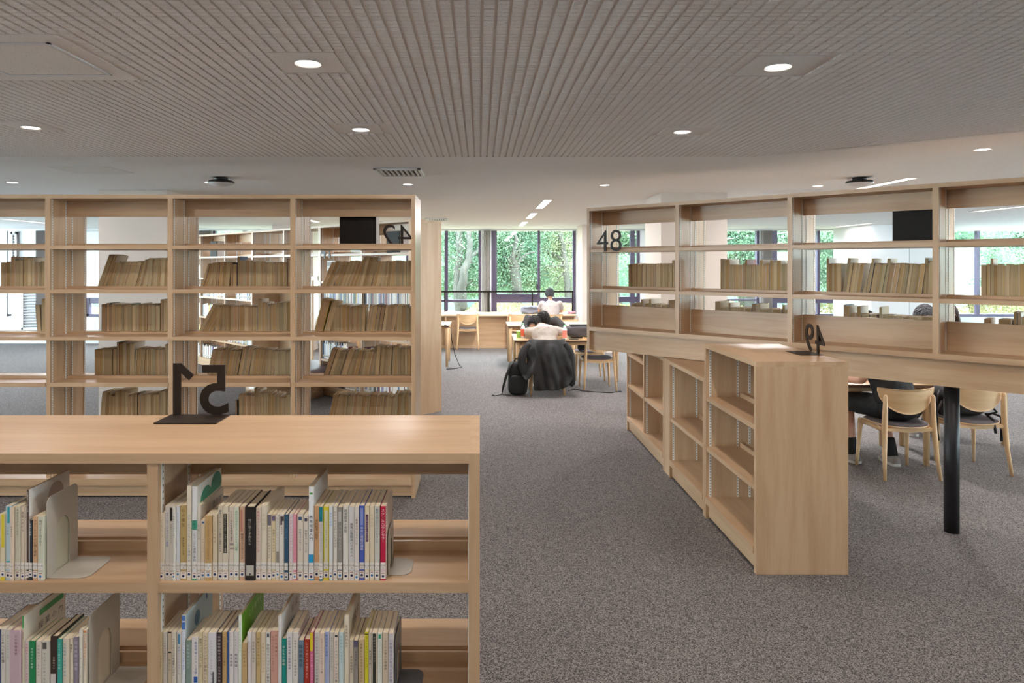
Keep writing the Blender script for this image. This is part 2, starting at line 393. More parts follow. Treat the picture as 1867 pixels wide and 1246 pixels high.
# square air vent
def vent(x0, x1, y0, y1, label):
    t = thing('air_vent', label, 'air vent', ((x0+x1)/2,(y0+y1)/2,CEIL)); w, d = (x1-x0)/2, (y1-y0)/2
    b = MB(); f = .03
    for a in ((-w,w,-d,-d+f),(-w,w,d-f,d),(-w,-w+f,-d,d),(w-f,w,-d,d)): b.box(*a, -.018, -.002)
    b.build('frame', M['frame_white'], t, bevel=.003)
    b = MB(); b.box(-w+f,w-f,-d+f,d-f,-.004,-.0025); b.build('backing', M['black_box'], t)
    b = MB()
    for k in range(8):
        x = -w+f+(k+.5)*(2*w-2*f)/8
        b.box(-.003,.003,-d+f,d-f,-.009,.009, M=Matrix.Translation((x,0,-.012)) @ Matrix.Rotation(R(38),4,'Y'))
    b.build('louvres', M['white'], t)
vent(-.877,-.485,5.62,6.06,'white square air vent with louvres in the smooth ceiling')
vent(-.93,-.55,11.6,12.1,'distant slim air vent above the tall wooden end panel')
def dome(x, y, label):
    t = thing('ceiling_dome', label, 'ceiling device', (x,y,CEIL))
    b = MB(); b.lathe([(.001,0),(.06,0),(.06,-.025),(.001,-.025)], 24); b.build('mount', M['black_metal'], t, True)
    b = MB(); b.lathe([(.05,-.024),(.105,-.03),(.118,-.045),(.116,-.052)], 32); b.build('body', M['black_metal'], t, True)
    b = MB(); b.lathe([(.116,-.052),(.10,-.064),(.06,-.074),(.001,-.078)], 32); b.build('cover', M['white'], t, True)
dome(-2.36,6.25,'dark round device with pale underside on the ceiling, left')
dome(3.46,6.25,'dark round device with pale underside on the ceiling above the right bookcase')
def hatch_obj(x0, x1, y0, y1, label, z=CEIL):
    t = thing('ceiling_hatch', label, 'access hatch', ((x0+x1)/2,(y0+y1)/2,z)); w, d = (x1-x0)/2, (y1-y0)/2
    b = MB()
    for a in ((-w,w,-d,-d+.012),(-w,w,d-.012,d),(-w,-w+.012,-d,d),(w-.012,w,-d,d)): b.box(*a, -.004, 0)
    b.build('frame', M['frame_white'], t)
    b = MB(); b.box(-w+.018,w-.018,-d+.018,d-.018,-.003,0); b.build('panel', M['ceilgrid'], t)
hatch_obj(-1.98,-1.545,2.46,2.88,'square access hatch in the embossed ceiling at upper left')
hatch_obj(-3.5,-3.0,5.55,5.95,'faint square access hatch in the smooth ceiling on the left')
hatch_obj(3.1,3.6,7.2,7.6,'thin square hatch outline next to the dark dome on the right')
# ------------------------------------------------------------------ bookcases
CACHE = {}
def boxmesh(name, dims, m, lips=None, bev=.0015):
    """dims = x0,x1,y0,y1,z0,z1 local; cached by value"""
    k = (name, dims, m.name, lips)
    if k not in CACHE:
        b = MB(); b.box(*dims)
        if lips:
            x0, x1, D, lh = lips
            b.box(x0, x1, D/2-.024, D/2-.012, dims[5]-.001, dims[5]+lh); b.box(x0, x1, D/2+.012, D/2+.024, dims[5]-.001, dims[5]+lh)
        CACHE[k] = b.mesh(name, [m])
    return CACHE[k]
def bookcase(name, label, loc, rotz, n, pitch=.9, D=.475, H=2.23, z0=0, base=.145, shelves=(), header=.12, low_panel=0,
             te=.028, td=.036, joint=None, skirt=0, base_thick=.05, lip=.03, toe=True, strips=True, overtop=False, skip=()):
    t = thing(name, label, 'bookcase', loc, rotz)
    L = n*pitch
    top = boxmesh('top_board', (0, L, 0, D, H-.028, H), WX)
    if overtop:   # end panels run up beside the top board
        top = boxmesh('top_board', (te, L-te, 0, D, H-.028, H), WX)
    link('top_board', top, t)
    ztop = H if overtop else H-.028
    link('end_panel', boxmesh('end_panel', (0, te, 0, D, z0, ztop), WZ), t, (0,0,0))
    link('end_panel', boxmesh('end_panel', (0, te, 0, D, z0, ztop), WZ), t, (L-te,0,0))
    for k in range(1, n):
        if joint:
            link('divider', boxmesh('divider', (-td/2, td/2, .004, D-.004, joint, H-.028), WZ), t, (k*pitch,0,0))
            link('divider', boxmesh('divider', (-td/2+.004, td/2-.004, .012, D-.012, base, joint-.027), WZ), t, (k*pitch,0,0))
        else:
            link('divider', boxmesh('divider', (-td/2, td/2, .004, D-.004, base, H-.028), WZ), t, (k*pitch,0,0))
    # base shelf, slightly proud of the uprights
    zb = base
    link('base_shelf', boxmesh('base_shelf', (te, L-te, -.006, D+.006, zb-base_thick, zb), WX), t)
    if skirt:
        link('skirt_board', boxmesh('skirt_board', (te, L-te, .03, .05, z0, zb-base_thick), WX), t)
        link('skirt_board', boxmesh('skirt_board', (te, L-te, .03, .05, z0, zb-base_thick), WX), t, (0, D-.08, 0))
        link('underside', boxmesh('underside', (te, L-te, .05, D-.05, z0+.02, z0+.04), WX), t)
    elif toe:
        link('toe_board', boxmesh('toe_board', (te, L-te, .02, .038, .012, zb-base_thick), WX), t)
        link('toe_board', boxmesh('toe_board', (te, L-te, .02, .038, .012, zb-base_thick), WX), t, (0, D-.058, 0))
    for k in range(n):
        xa = k*pitch + (te if k == 0 else td/2); xb = (k+1)*pitch - (te if k == n-1 else td/2)
        w = xb - xa
        if joint and k == 0: pass
        for s in shelves:
            if (k, s) in skip: continue
            link('shelf', boxmesh('shelf', (0, round(w,4), .006, D-.006, -.028, 0), WX, (0.0, round(w,4), D, lip)), t, (xa, 0, s))
        if joint:
            pass
        if header:
            link('header_panel', boxmesh('header_panel', (0, round(w,4), D/2-.012, D/2+.012, -header, 0), WX), t, (xa, 0, H-.028))
        if low_panel:
            link('centre_panel', boxmesh('centre_panel', (0, round(w,4), D/2-.012, D/2+.012, 0, low_panel), WX), t, (xa, 0, base))
        if strips:
            for side, x in ((0, xa), (1, xb)):
                for yy in (.03, D/2-.04, D/2+.04, D-.03):
                    zz0 = base; zz1 = H-.028
                    key = ('strip', round(zz1-zz0,3), side)
                    if key not in CACHE:
                        q = MB(); q.box(0 if side == 0 else -.0025, .0025 if side == 0 else 0, -.0068, .0068, 0, zz1-zz0); CACHE[key] = q.mesh('shelf_standard', [M['strip']])
                    link('shelf_standard', CACHE[key], t, (x, yy, zz0))
    if joint:
        link('joint_board', boxmesh('joint_board', (te, L-te, -.004, D+.004, joint-.027, joint), WX), t)
        for k in range(n):
            link('centre_lip', boxmesh('centre_lip', (0, round(pitch-td,4), D/2-.024, D/2+.024, 0, lip), WX), t, (k*pitch+td/2, 0, joint))
    return t
U = 1250.0
# A: tall bookcase behind the low one, parallel to the picture
AX, AY = -4.075, 5.03
caseA = bookcase('tall_bookcase', 'tall see-through maple bookcase behind the low bookcase on the left', (AX, AY, 0), 0, 4,
                 shelves=(1.857,1.532,.846,.485), joint=1.185, lip=.018)
# front low bookcase
FRX, FRY = -2.723, 1.897
caseF = bookcase('low_bookcase', 'low maple bookcase in the foreground holding spine-out books', (FRX, FRY, 0), 0, 3, pitch=.9075,
                 D=.485, H=1.189, shelves=(.828,.485), header=.10, te=.03, td=.03, overtop=True, base_thick=.04)
# B: angled upper bookcase on the right
BX, BY = .975, 6.25
caseB = bookcase('raised_bookcase', 'raised maple bookcase set at an angle on the right, carried by a black post', (BX, BY, 0), R(-45), 4,
                 z0=.945, base=1.152, base_thick=.036, shelves=(1.857,1.498), header=.12, low_panel=.19, skirt=1, td=.034, lip=.02)
def Bp(t, d, z=0): return (BX+.70711*(t+d), BY+.70711*(d-t), z)
pb = MB(); pb.lathe([(.0005,0),(.043,0),(.043,.943),(.0005,.943)], 32)
post = pb.build('support_post', M['black_metal'], caseB, True, loc=(2.76,.14,0))
# low bookcase run going back under B: local x -> world +Y ; local y -> world -X?  front faces -X
# rotation -90deg: local x -> -Y, local y -> +X ; origin at far end
def lowrun(name, label, y_near, y_far, n, H, shelves, te=.028, **k):
    L = y_far - y_near
    return bookcase(name, label, (1.526, y_far, 0), R(-90), n, pitch=L/n, D=.51, H=H, shelves=shelves, header=0, te=te, base=.145, base_thick=.04, **k)
c49 = lowrun('low_bookcase', 'empty low maple bookcase nearest on the right, plain end panel facing forward', 3.79, 4.66, 1, 1.176, (.82,.483))
cMid = lowrun('low_bookcase', 'empty low maple unit between nearest low bookcase and the one beneath the raised bookcase', 4.665, 5.54, 1, .94, (.483,))
cFar = lowrun('low_bookcase', 'farthest empty low maple unit standing under the raised bookcase end', 5.69, 7.13, 2, .94, (.479,), te=.03)
link('shelf', boxmesh('shelf', (0, .674, .006, .504, -.028, 0), WX, (0, .674, .51, .03)), cFar, (.03, 0, .80))
q = MB(); q.box(1.44, 1.588, .004, .506, 0, .94)
q.build('filler_panel', WZ, cFar, loc=(0,0,0))

# C/D: long angled run far behind.  front faces the camera-left: local x -> (.707,-.707)
CX, CY = -.787, 7.71
def Cp(s, d, z=0): return (CX-.70711*s+.70711*d, CY+.70711*s+.70711*d, z)
def far_case(s_end, n, label, **k):
    p = Cp(s_end, 0)
    return bookcase('tall_bookcase', label, (p[0], p[1], 0), R(-45), n, pitch=.94, td=.03, strips=True, **k)
caseC = far_case(1.88, 2, 'angled bookcase in the background whose plain end panel stands beside the aisle', shelves=(1.857,1.5,1.185,.846,.485))
caseD = far_case(3.76, 2, 'open raised upper shelving bridging the gap between two far angled bookcases', shelves=(1.857,), z0=1.5, base=1.56, header=.0, toe=False)
caseE = far_case(7.52, 4, 'farthest angled bookcase filled with colourful spines, seen through the tall bookcase', shelves=(1.857,1.5,1.185,.846,.485))
# panel closing the bridge backs
q = MB(); q.box(0, .94, 0, .03, .0, 1.5)
p_ = Cp(3.76, .46)
tp = tag(link('partition_panel', q.mesh('partition_panel', [WZ]), None, p_, R(-45)), 'tan wooden partition behind the round mauve bench under the far shelving', 'partition')

# ------------------------------------------------------------------ shelf-end numbers and boxes
def numeral_sign(chars, label, loc, rotz, h, plate=None, ext=.003, bold=.004):
    t = thing('number_sign', label, 'number sign', loc, rotz)
    size = h/.74
    x = 0; meshes = []
    for ch in chars:
        me = text_mesh(ch, size, ext, offset=size*bold, res=6) if ch != '1' else curve_mesh([[(.25*h,0),(.40*h,0),(.40*h,h),(.24*h,h),(0,.77*h),(.09*h,.67*h),(.25*h,.82*h)]], ext)
        xs = [v.co.x for v in me.vertices]; ys = [v.co.y for v in me.vertices]
        meshes.append((me, min(xs), max(xs), min(ys)))
        me.materials.clear(); me.materials.append(M['sign'])
    tot = sum(b-a for _, a, b, _ in meshes) + size*.09*(len(meshes)-1)
    x = -tot/2
    for ch, (me, a, b, y0) in zip(chars, meshes):
        o = link('numeral', me, t, (x-a, 0, -y0)); o.rotation_euler = (R(90),0,0); x += b-a+size*.09
    if plate:
        q = MB(); q.box(plate[0], plate[1], plate[2], plate[3], -.003, 0); q.build('base_plate', M['sign'], t)
    return t
numeral_sign('51', 'dark metal number 51 seen from behind on the foreground bookcase', (-.965,2.372,1.193), R(180), .178, (-.1,.105,-.008,.125), bold=.012)
numeral_sign('49', 'dark metal number 49 seen from behind on the nearest low bookcase at right', (2.028,4.15,1.180), R(90), .18, (-.1,.1,-.006,.135))
pz = Bp(.245, -.008, 1.836)
numeral_sign('48', 'dark number 48 on the top shelf edge of the raised bookcase', pz, R(-45), .2, bold=-.006)
numeral_sign('42', 'dark number 42 seen from behind on the top shelf of the tall bookcase', (-.655,5.43,1.858), R(180), .19, bold=-.006)
p_ = Cp(1.735, .0, 1.80); numeral_sign('41', 'small distant number 41 on the angled bookcase in the background', p_, R(-45), .19)
def index_box(loc, rotz, w, d, h, label):
    t = thing('index_box', label, 'sign box', loc, rotz)
    b = MB(); b.box(0,w,0,.012,0,h); b.box(0,w,0,d,h-.004,h); b.box(0,.004,0,d,0,h); b.build('shell', M['black_box'], t, bevel=.002)
    b = MB(); b.box(w-.004,w,.012,d,0,h-.004); b.box(.004,w-.004,d-.004,d,0,h-.004); b.build('face_plate', M['white'], t)
index_box((-1.092,5.33,1.859), 0, .284, .165, .252, 'black square sign box on the top shelf of the tall bookcase beside the number 42')
p_ = Bp(2.39,.28,1.859); index_box(p_, R(-45), .27, .16, .27, 'black square sign box in the top compartment of the raised bookcase')
p_ = Cp(.5,.05,1.859); index_box(p_, R(-45), .25, .15, .25, 'dark sign box on the distant angled bookcase behind the number 42')
p_ = Cp(5.35,.05,1.859); index_box(p_, R(-45), .25, .15, .25, 'dark and white sign box on the farthest angled bookcase')

# ------------------------------------------------------------------ rows seen from the page side
def tan_meshes():
    out = []
    pg = [srgb('#cdb48a'), srgb('#be9f70'), srgb('#d4be98'), srgb('#c6a680'), srgb('#bfae8a')]
    cv = ['#d9d0c0','#cfc3b0','#b59a6a','#e2dccf','#5a4a3f','#8d7b68','#d6c9b4','#a8946f','#3a3633','#c7b79f','#2c4878','#8e3226','#3f6b4c','#b9a23c']
    for i in range(14):
        pm = mat('page_edges_%d' % i, pg[i % 5], .9, .2); n, l, bb = nodes(pm)
        tc = n.new('ShaderNodeTexCoord'); mp = n.new('ShaderNodeMapping'); mp.inputs['Scale'].default_value = (26,1,.6)
        nz = n.new('ShaderNodeTexNoise'); nz.inputs['Scale'].default_value = 1.0; nz.inputs['Detail'].default_value = 2
        oi = n.new('ShaderNodeObjectInfo'); ad = n.new('ShaderNodeVectorMath'); l.new(tc.outputs['Object'], mp.inputs[0]); l.new(mp.outputs[0], ad.inputs[0])
        mu = n.new('ShaderNodeMath'); mu.operation = 'MULTIPLY'; mu.inputs[1].default_value = 91; l.new(oi.outputs['Random'], mu.inputs[0]); l.new(mu.outputs[0], ad.inputs[1])
        l.new(ad.outputs[0], nz.inputs['Vector'])
        c = pg[i % 5]; r = ramp(n, [(.3, tuple(x*.72 for x in c)), (.68, c)]); l.new(nz.outputs[0], r.inputs[0])
        hs = n.new('ShaderNodeHueSaturation'); l.new(r.outputs[0], hs.inputs['Color'])
        mr = n.new('ShaderNodeMapRange'); mr.inputs[3].default_value = .72; mr.inputs[4].default_value = 1.12
        l.new(oi.outputs['Random'], mr.inputs[0]); l.new(mr.outputs[0], hs.inputs['Value']); l.new(hs.outputs[0], bb.inputs['Base Color'])
        cm = cmat(cv[i], .45)
        b = MB()  # unit book: x 0..1 thickness, y 0 (fore-edge) .. 1 (spine), z 0..1
        ct = .07
        b.box(0, ct, 0, 1, 0, 1, 1); b.box(1-ct, 1, 0, 1, 0, 1, 1); b.box(0, 1, .985, 1, 0, 1, 1)
        b.box(ct, 1-ct, .008, .985, .004, .988, 0)
        out.append(b.mesh('book', [pm, cm]))
    return out
TAN = tan_meshes()
rng = random.Random(7)
N_TAN = 0
TB = []
def tan_book(P, x, z, th, h, dep, lean, mi, label, group, dark=None, name='book'):
    """P: function (x, y, z)->world point & rotation; lean in radians (top towards +x)"""
    global N_TAN
    loc, rz = P(x, z)
    me = TAN[mi]
    mw = Matrix.Translation(loc) @ Matrix.Rotation(rz, 4, 'Z') @ Matrix.Rotation(lean, 4, 'Y') @ Matrix.Diagonal((th, dep, h, 1))
    w_ = .12 if z < 1.2 and rz < -.1 else (.35 if z < .6 else 1)
    TB.append((w_*th*h/(loc.y**2), len(TB), mw, me, label, group))
ORD = ['first','second','third','fourth','fifth','sixth','seventh','eighth','ninth','tenth','eleventh','twelfth','thirteenth','fourteenth','fifteenth','sixteenth','seventeenth','eighteenth','nineteenth','twentieth',
       'twenty-first','twenty-second','twenty-third','twenty-fourth','twenty-fifth','twenty-sixth','twenty-seventh','twenty-eighth','twenty-ninth','thirtieth','thirty-first','thirty-second','thirty-third','thirty-fourth','thirty-fifth','thirty-sixth','thirty-seventh','thirty-eighth','thirty-ninth','fortieth',
       'forty-first','forty-second','forty-third','forty-fourth','forty-fifth','forty-sixth','forty-seventh','forty-eighth','forty-ninth','fiftieth','fifty-first','fifty-second']
def row(P, z, segs, rowname, avg=.028):
    """segs: (xa, xb, height, lean_deg, [thickness], [mesh index])  xa/xb are on the shelf surface, left to right.
    books are packed from right to left so that leaning ones rest on their right neighbour"""
    k = 0
    for sg in segs:
        xa, xb, h, lean = sg[:4]; avg_ = sg[4] if len(sg) > 4 and sg[4] else avg; fix = sg[5] if len(sg) > 5 else None
        a = R(lean); x = xa
        W = xb - xa; n = max(1, round(W*math.cos(a)/avg_)) if lean else max(1, round(W/avg_))
        ths = [rng.uniform(.55, 1.45) for _ in range(n)]; s = sum(ths)
        for q in ths:
            step = W*q/s; th = step*math.cos(a) - .0006
            hh = h + (rng.uniform(-.006,.006) if len(sg) < 7 else 0)
            mi = fix if fix is not None else rng.choice([0,1,2,3,5,6,7,9,0,1,2,3,6,7,4 if rng.random() < .3 else 1,8 if rng.random() < .4 else 0, rng.choice([10,11,12]) if rng.random() < .35 else 9])
            dep = rng.uniform(.140,.155) if h < .235 else .175
            # the left bottom corner touches the shelf when leaning right
            zc = z + .0006
            look = {4:'brown-covered ',8:'black-covered ',2:'pale ',10:'blue-covered ',11:'red-covered ',12:'green-covered ',13:'yellow-covered '}.get(mi, '')
            tan_book(P, x, zc + (th*math.sin(a) if a > 0 else 0), th, hh, dep, a, mi,
                     '%sbook, %s from left, %s' % (look, ORD[min(k, 51)], rowname), 'books showing page edges, '+rowname)
            x += step; k += 1
AF = AY + .475 - .03 - .15
def PA(x, z): return Vector((x, AF + rng.uniform(-.006,.004), z)), 0
def ax(px): return (px-875)*AF/1250
def rowA(z, segs, nm): row(PA, z, [(ax(s[0]), ax(s[1])) + tuple(s[2:]) for s in segs], nm, .0245)
rowA(1.532, [(-20,40,.20,0),(40,55,.235,0),(55,80,.23,0)][:0] + [(2,20,.205,0),(20,28,.245,0),(28,42,.215,0),(42,62,.238,0),(62,82,.205,0)], 'top row, leftmost bay, tall bookcase')
rowA(1.185, [(68,76,.22,-4,.03,7),(76,83,.26,0)], 'second row, leftmost bay, tall bookcase')
rowA(1.532, [(177,193,.27,20),(195,252,.205,15),(252,268,.23,14),(269,305,.235,3)], 'top row, second bay, tall bookcase')
rowA(1.185, [(185,200,.225,0,.03,8),(200,238,.222,0),(238,241,.222,0,.03,12),(241,268,.222,0),(268,272,.222,0,.03,11),(272,292,.218,0),(293,306,.26,0)], 'second row, second bay, tall bookcase')
rowA(.846, [(173,189,.215,0,.07,6),(189,205,.215,0,.07,7),(206,213,.21,0),(213,217,.262,0,.03,12),(217,225,.262,0,.03,11),(225,245,.262,0),(245,262,.215,4),(262,301,.212,0),(301,306,.25,0)], 'third row, second bay, tall bookcase')
rowA(.485, [(182,196,.245,5),(198,210,.215,0),(210,232,.25,0),(232,246,.22,0),(246,256,.22,0,.02,8),(256,290,.222,0),(290,306,.25,0)], 'fourth row, second bay, tall bookcase')
rowA(1.532, [(366,384,.20,18),(384,418,.20,4),(420,432,.195,0),(433,438,.25,0,.03,10),(438,462,.22,0),(462,496,.205,0),(496,500,.19,0),(500,523,.205,0),(524,531,.222,0)], 'top row, third bay, tall bookcase')
rowA(1.185, [(362,388,.235,28),(391,400,.21,10),(400,469,.21,0),(470,478,.26,0),(478,488,.235,0),(488,504,.225,0),(504,517,.235,0),(517,531,.235,0)], 'second row, third bay, tall bookcase')
rowA(.846, [(378,402,.21,12),(403,412,.225,10),(413,432,.205,10),(434,452,.225,10),(454,480,.215,8),(481,499,.205,4),(500,531,.20,0)], 'third row, third bay, tall bookcase')
rowA(.485, [(430,433,.17,0,.02,8),(436,450,.225,0),(450,464,.215,0),(464,474,.265,0),(474,495,.23,0),(495,512,.22,0),(512,522,.2,0),(522,531,.225,0)], 'fourth row, third bay, tall bookcase')
rowA(1.532, [(585,607,.215,24),(609,650,.22,20),(650,676,.25,14),(677,692,.21,12),(693,722,.21,6),(722,754,.215,0)], 'top row, fourth bay, tall bookcase')
rowA(1.185, [(574,589,.26,14,.1,13),(590,602,.25,16),(604,638,.215,0),(638,665,.21,2),(667,718,.215,9),(720,742,.22,2),(742,755,.20,0)], 'second row, fourth bay, tall bookcase')
rowA(.846, [(590,600,.21,18,.03,8),(600,640,.21,18),(640,678,.20,12),(679,712,.23,4),(713,724,.23,4),(724,755,.225,0)], 'third row, fourth bay, tall bookcase')
rowA(.485, [(598,622,.225,12),(622,706,.215,6),(706,717,.20,4),(718,736,.23,3),(737,755,.225,0)], 'fourth row, fourth bay, tall bookcase')
BDEP = .475-.03-.15
def PB(x, z): return Vector(Bp(x, BDEP + rng.uniform(-.006,.004), z)), R(-45)
def bt(px):
    u = (px-875)/1250; d = BDEP
    return (u*(BY+.70711*d) - BX - .70711*d)/(.70711*(1+u))
def rowB(z, segs, nm, avg=.023): row(PB, z, [(bt(s[0]), bt(s[1])) + tuple(s[2:]) for s in segs], nm, avg)
rowB(1.498, [(1146,1149,.215,0,.03,8),(1149,1226,.225,0),(1226,1235,.26,0)], 'top row, first bay, raised bookcase')
rowB(1.498, [(1314,1322,.265,0),(1322,1331,.265,0,.03),(1331,1358,.22,0),(1358,1362,.255,0),(1362,1385,.22,0),(1385,1391,.255,0),(1391,1402,.225,0),(1403,1410,.255,0),(1410,1417,.235,0),(1417,1424,.25,0),(1424,1441,.222,0)], 'top row, second bay, raised bookcase')
rowB(1.498, [(1507,1511,.26,0),(1511,1516,.225,0,.03,11),(1516,1520,.225,0,.03,12),(1520,1534,.225,0),(1536,1542,.26,8),(1542,1568,.225,8),(1572,1577,.26,14),(1578,1608,.222,9),(1608,1614,.26,8),(1614,1645,.222,8),(1645,1680,.22,7),(1681,1687,.26,4),(1687,1703,.235,2)], 'top row, third bay, raised bookcase')
rowB(1.498, [(1789,1806,.215,0),(1806,1811,.255,0),(1811,1880,.215,0)], 'top row, fourth bay, raised bookcase')
B2 = [(1152,1170,.215,0),(1171,1174,.255,0),(1183,1186,.255,0),(1186,1220,.215,0),(1222,1233,.25,0)]
rowB(1.152, [(1152,1168,.212,0),(1169,1172,.255,0),(1176,1183,.212,0),(1183,1187,.255,0),(1188,1218,.212,0),(1218,1231,.25,0)], 'low row, first bay, raised bookcase', .05)
rowB(1.152, [(1304,1313,.26,0),(1313,1328,.215,0),(1328,1332,.255,0),(1333,1370,.212,0),(1371,1377,.255,0,.03,8),(1377,1386,.255,0),(1387,1425,.212,0),(1426,1431,.25,0),(1432,1441,.215,0)], 'low row, second bay, raised bookcase', .06)
rowB(1.152, [(1538,1543,.265,0,.03,8),(1543,1549,.265,0),(1550,1560,.215,0),(1562,1570,.262,0),(1571,1600,.213,0),(1603,1608,.262,0),(1609,1660,.21,0),(1660,1702,.212,0)], 'low row, third bay, raised bookcase', .06)
rowB(1.152, [(1794,1808,.215,0),(1820,1845,.22,0),(1848,1854,.262,0),(1856,1862,.262,0),(1862,1880,.23,0)], 'low row, fourth bay, raised bookcase', .05)

TB.sort(key=lambda e: -e[0])
NIND = 300 - 88
far_tan = TB[NIND:]
for e in sorted(TB[:NIND], key=lambda e: e[1]):
    o = bpy.data.objects.new('book', e[3]); COL.objects.link(o); o.matrix_world = e[2]; tag(o, e[4], 'book', e[5])
# far colourful rows: one object, past the three hundred nearest
far = MB(); pal = ['#e6e2da','#d9cdb8','#b9bec4','#4c5b7a','#7a3a3e','#c9a63c','#5d6f5a','#8d86a5','#2f3338','#e9ddd0','#a89a86','#3d6a8a']
def far_row(s0, s1, z, h, seed):
    r = random.Random(seed); s = s0
    while s < s1:
        th = r.uniform(.012,.034); hh = h*r.uniform(.86,1.08); k = r.choice([0,0,0,0,9,9,9,1,1,2,2,3,4,5,6,7,8,10,10,11])
        pts = [Cp(s, .03), Cp(s+th-.001, .03), Cp(s+th-.001, .17), Cp(s, .17)]
        far.add([(p[0],p[1],z) for p in pts] + [(p[0],p[1],z+hh) for p in pts], [(0,1,2,3),(4,7,6,5),(0,4,5,1),(1,5,6,2),(2,6,7,3),(3,7,4,0)], k)
        # a pale call-number mark on the spine
        a, c = Cp(s+.001, .0292), Cp(s+th-.002, .0292)
        far.add([(a[0],a[1],z+.02),(c[0],c[1],z+.02),(c[0],c[1],z+.05),(a[0],a[1],z+.05)], [(0,1,2,3),(3,2,1,0)], 0)
        s += th
far_row(.06,.88,1.186,.22,1); far_row(.98,1.82,1.186,.22,2); far_row(.06,.9,.486,.21,3); far_row(1.25,1.82,.486,.22,4); far_row(.06,.9,.146,.22,5); far_row(.98,1.84,.146,.2,6)
far_row(.06,.5,.847,.2,7); far_row(1.0,1.84,.847,.2,8)
for k in range(4):
    a = 3.76+k*.94+.05
    for z, sd in ((1.501,20),(1.186,30),(.847,40),(.486,50),(.146,60)): far_row(a, a+(.55 if (k+sd) % 3 == 0 else .84), z, .21, sd+k)
mlist = [cmat(c) for c in pal]
for e in far_tan:
    me = e[3]; mm = []
    for m_ in me.materials:
        if m_ not in mlist: mlist.append(m_)
        mm.append(mlist.index(m_))
    b0 = len(far.v); far.v += [tuple(e[2] @ v.co) for v in me.vertices]
    for pl in me.polygons: far.f.append(tuple(b0+i for i in pl.vertices)); far.m.append(mm[pl.material_index])
tag(far.build('distant_books', mlist), 'smaller books on the far bookcases, low shelves and raised bookcase', 'books', kind='stuff')
# magazines shown face out and dark screen on case C
p_ = Cp(1.78,.05,1.501); q = MB(); q.box(0,.19,0,.004,0,.27); q.box(.01,.18,-.001,0,.2,.25,1); q.box(.01,.1,-.001,0,.12,.14,1)
tag(link('display_magazine', q.mesh('m',[M['paper'],cmat('#8a8378')]), None, p_, R(-45)), 'pale magazine shown face out on the angled bookcase below the number 41', 'magazine')
p_ = Cp(.42,.04,1.501); q = MB(); q.box(0,.30,0,.03,.03,.24); q.box(.12,.18,.0,.1,0,.03); q.box(.06,.24,0,.12,0,.006)
tag(link('display_screen', q.mesh('m',[M['black_box']]), None, p_, R(-45)), 'small dark screen on the angled bookcase behind the tan books', 'screen')
# round mauve bench between
q = MB(); prof = [(.001,.40),(.50,.40),(.60,.39),(.66,.355),(.66,.30),(.62,.27),(.001,.27)]; q.lathe(prof, 40)
tb = thing('round_bench', 'round mauve padded bench seen between the far bookcases', 'bench', (-2.55,9.0,0))
q.build('seat', M['mauve'], tb, True); q = MB(); q.lathe([(.001,.27),(.5,.27),(.5,0),(.001,0)], 40); q.build('base', WX, tb, True)
# ------------------------------------------------------------------ foreground books (spines towards us)
YS = 1.918; PPM = 1250/YS
def wx(px): return (px-875)/PPM
TXT = {}
def title_mesh(text, size, step):
    k = (text, round(size,4), round(step,4))
    if k in TXT: return TXT[k]
    vs = []; fs = []
    for i, ch in enumerate(text):
        g, f = glyph(ch); b = len(vs)
        vs += [(x*size, 0, -(i+.5)*step + y*size) for x, y in g]; fs += [tuple(b+q for q in t) for t in f]
    me = bpy.data.meshes.new('title'); me.from_pydata(vs, [], fs); me.update(); TXT[k] = me
    return me
call_top = text_mesh('371.43', 1, res=1); call_k = text_mesh('ス', 1, res=1)
def norm_text(me):
    xs = [v.co.x for v in me.vertices]; w = max(xs)-min(xs); cx = (max(xs)+min(xs))/2
    return [((v.co.x-cx)/w, v.co.y/w) for v in me.vertices], [tuple(p.vertices) for p in me.polygons]
CT, CK = norm_text(call_top), norm_text(call_k)
LABK = {}
PAGE = mat('cream_pages', srgb('#e2d6bd'), .9, .2); INK = cmat('#2b2a33'); DOT = cmat('#1d2e5e', .35); DOT2 = cmat('#1f6aa8', .35); LABEL = cmat('#e6e1da')
CLEAR = cmat('#ddd3c8')
def call_label(w, dark, z_dot):
    q = MB(); y = 0
    q.quad((-w/2,y,.030),(w/2,y,.030),(w/2,y,.050),(-w/2,y,.050), 0)
    s = min(w*.95, .017)
    q.add([(x*s, y-.0002, .0405+yy*s) for x, yy in CT[0]], CT[1], 1)
    q.add([(x*s*.28, y-.0002, .0325+yy*s*.28) for x, yy in CK[0]], CK[1], 1)
    q.quad((-w/2,y,.0395),(w/2,y,.0395),(w/2,y,.0400),(-w/2,y,.0400), 1)
    q.quad((-w/2,y,z_dot-.007),(w/2,y,z_dot-.007),(w/2,y,z_dot+.012),(-w/2,y,z_dot+.012), 0)
    q.quad((-w*.3,y-.0002,z_dot+.0075),(w*.3,y-.0002,z_dot+.0075),(w*.3,y-.0002,z_dot+.0095),(-w*.3,y-.0002,z_dot+.0095), 3)
    r = min(.0036, w*.3); n = 14
    q.add([(r*math.cos(2*math.pi*k/n), y-.0003, z_dot+r*math.sin(2*math.pi*k/n)) for k in range(n)], [tuple(range(n))], 2)
    return q
rb = random.Random(3)
CNAME = {'#':''}
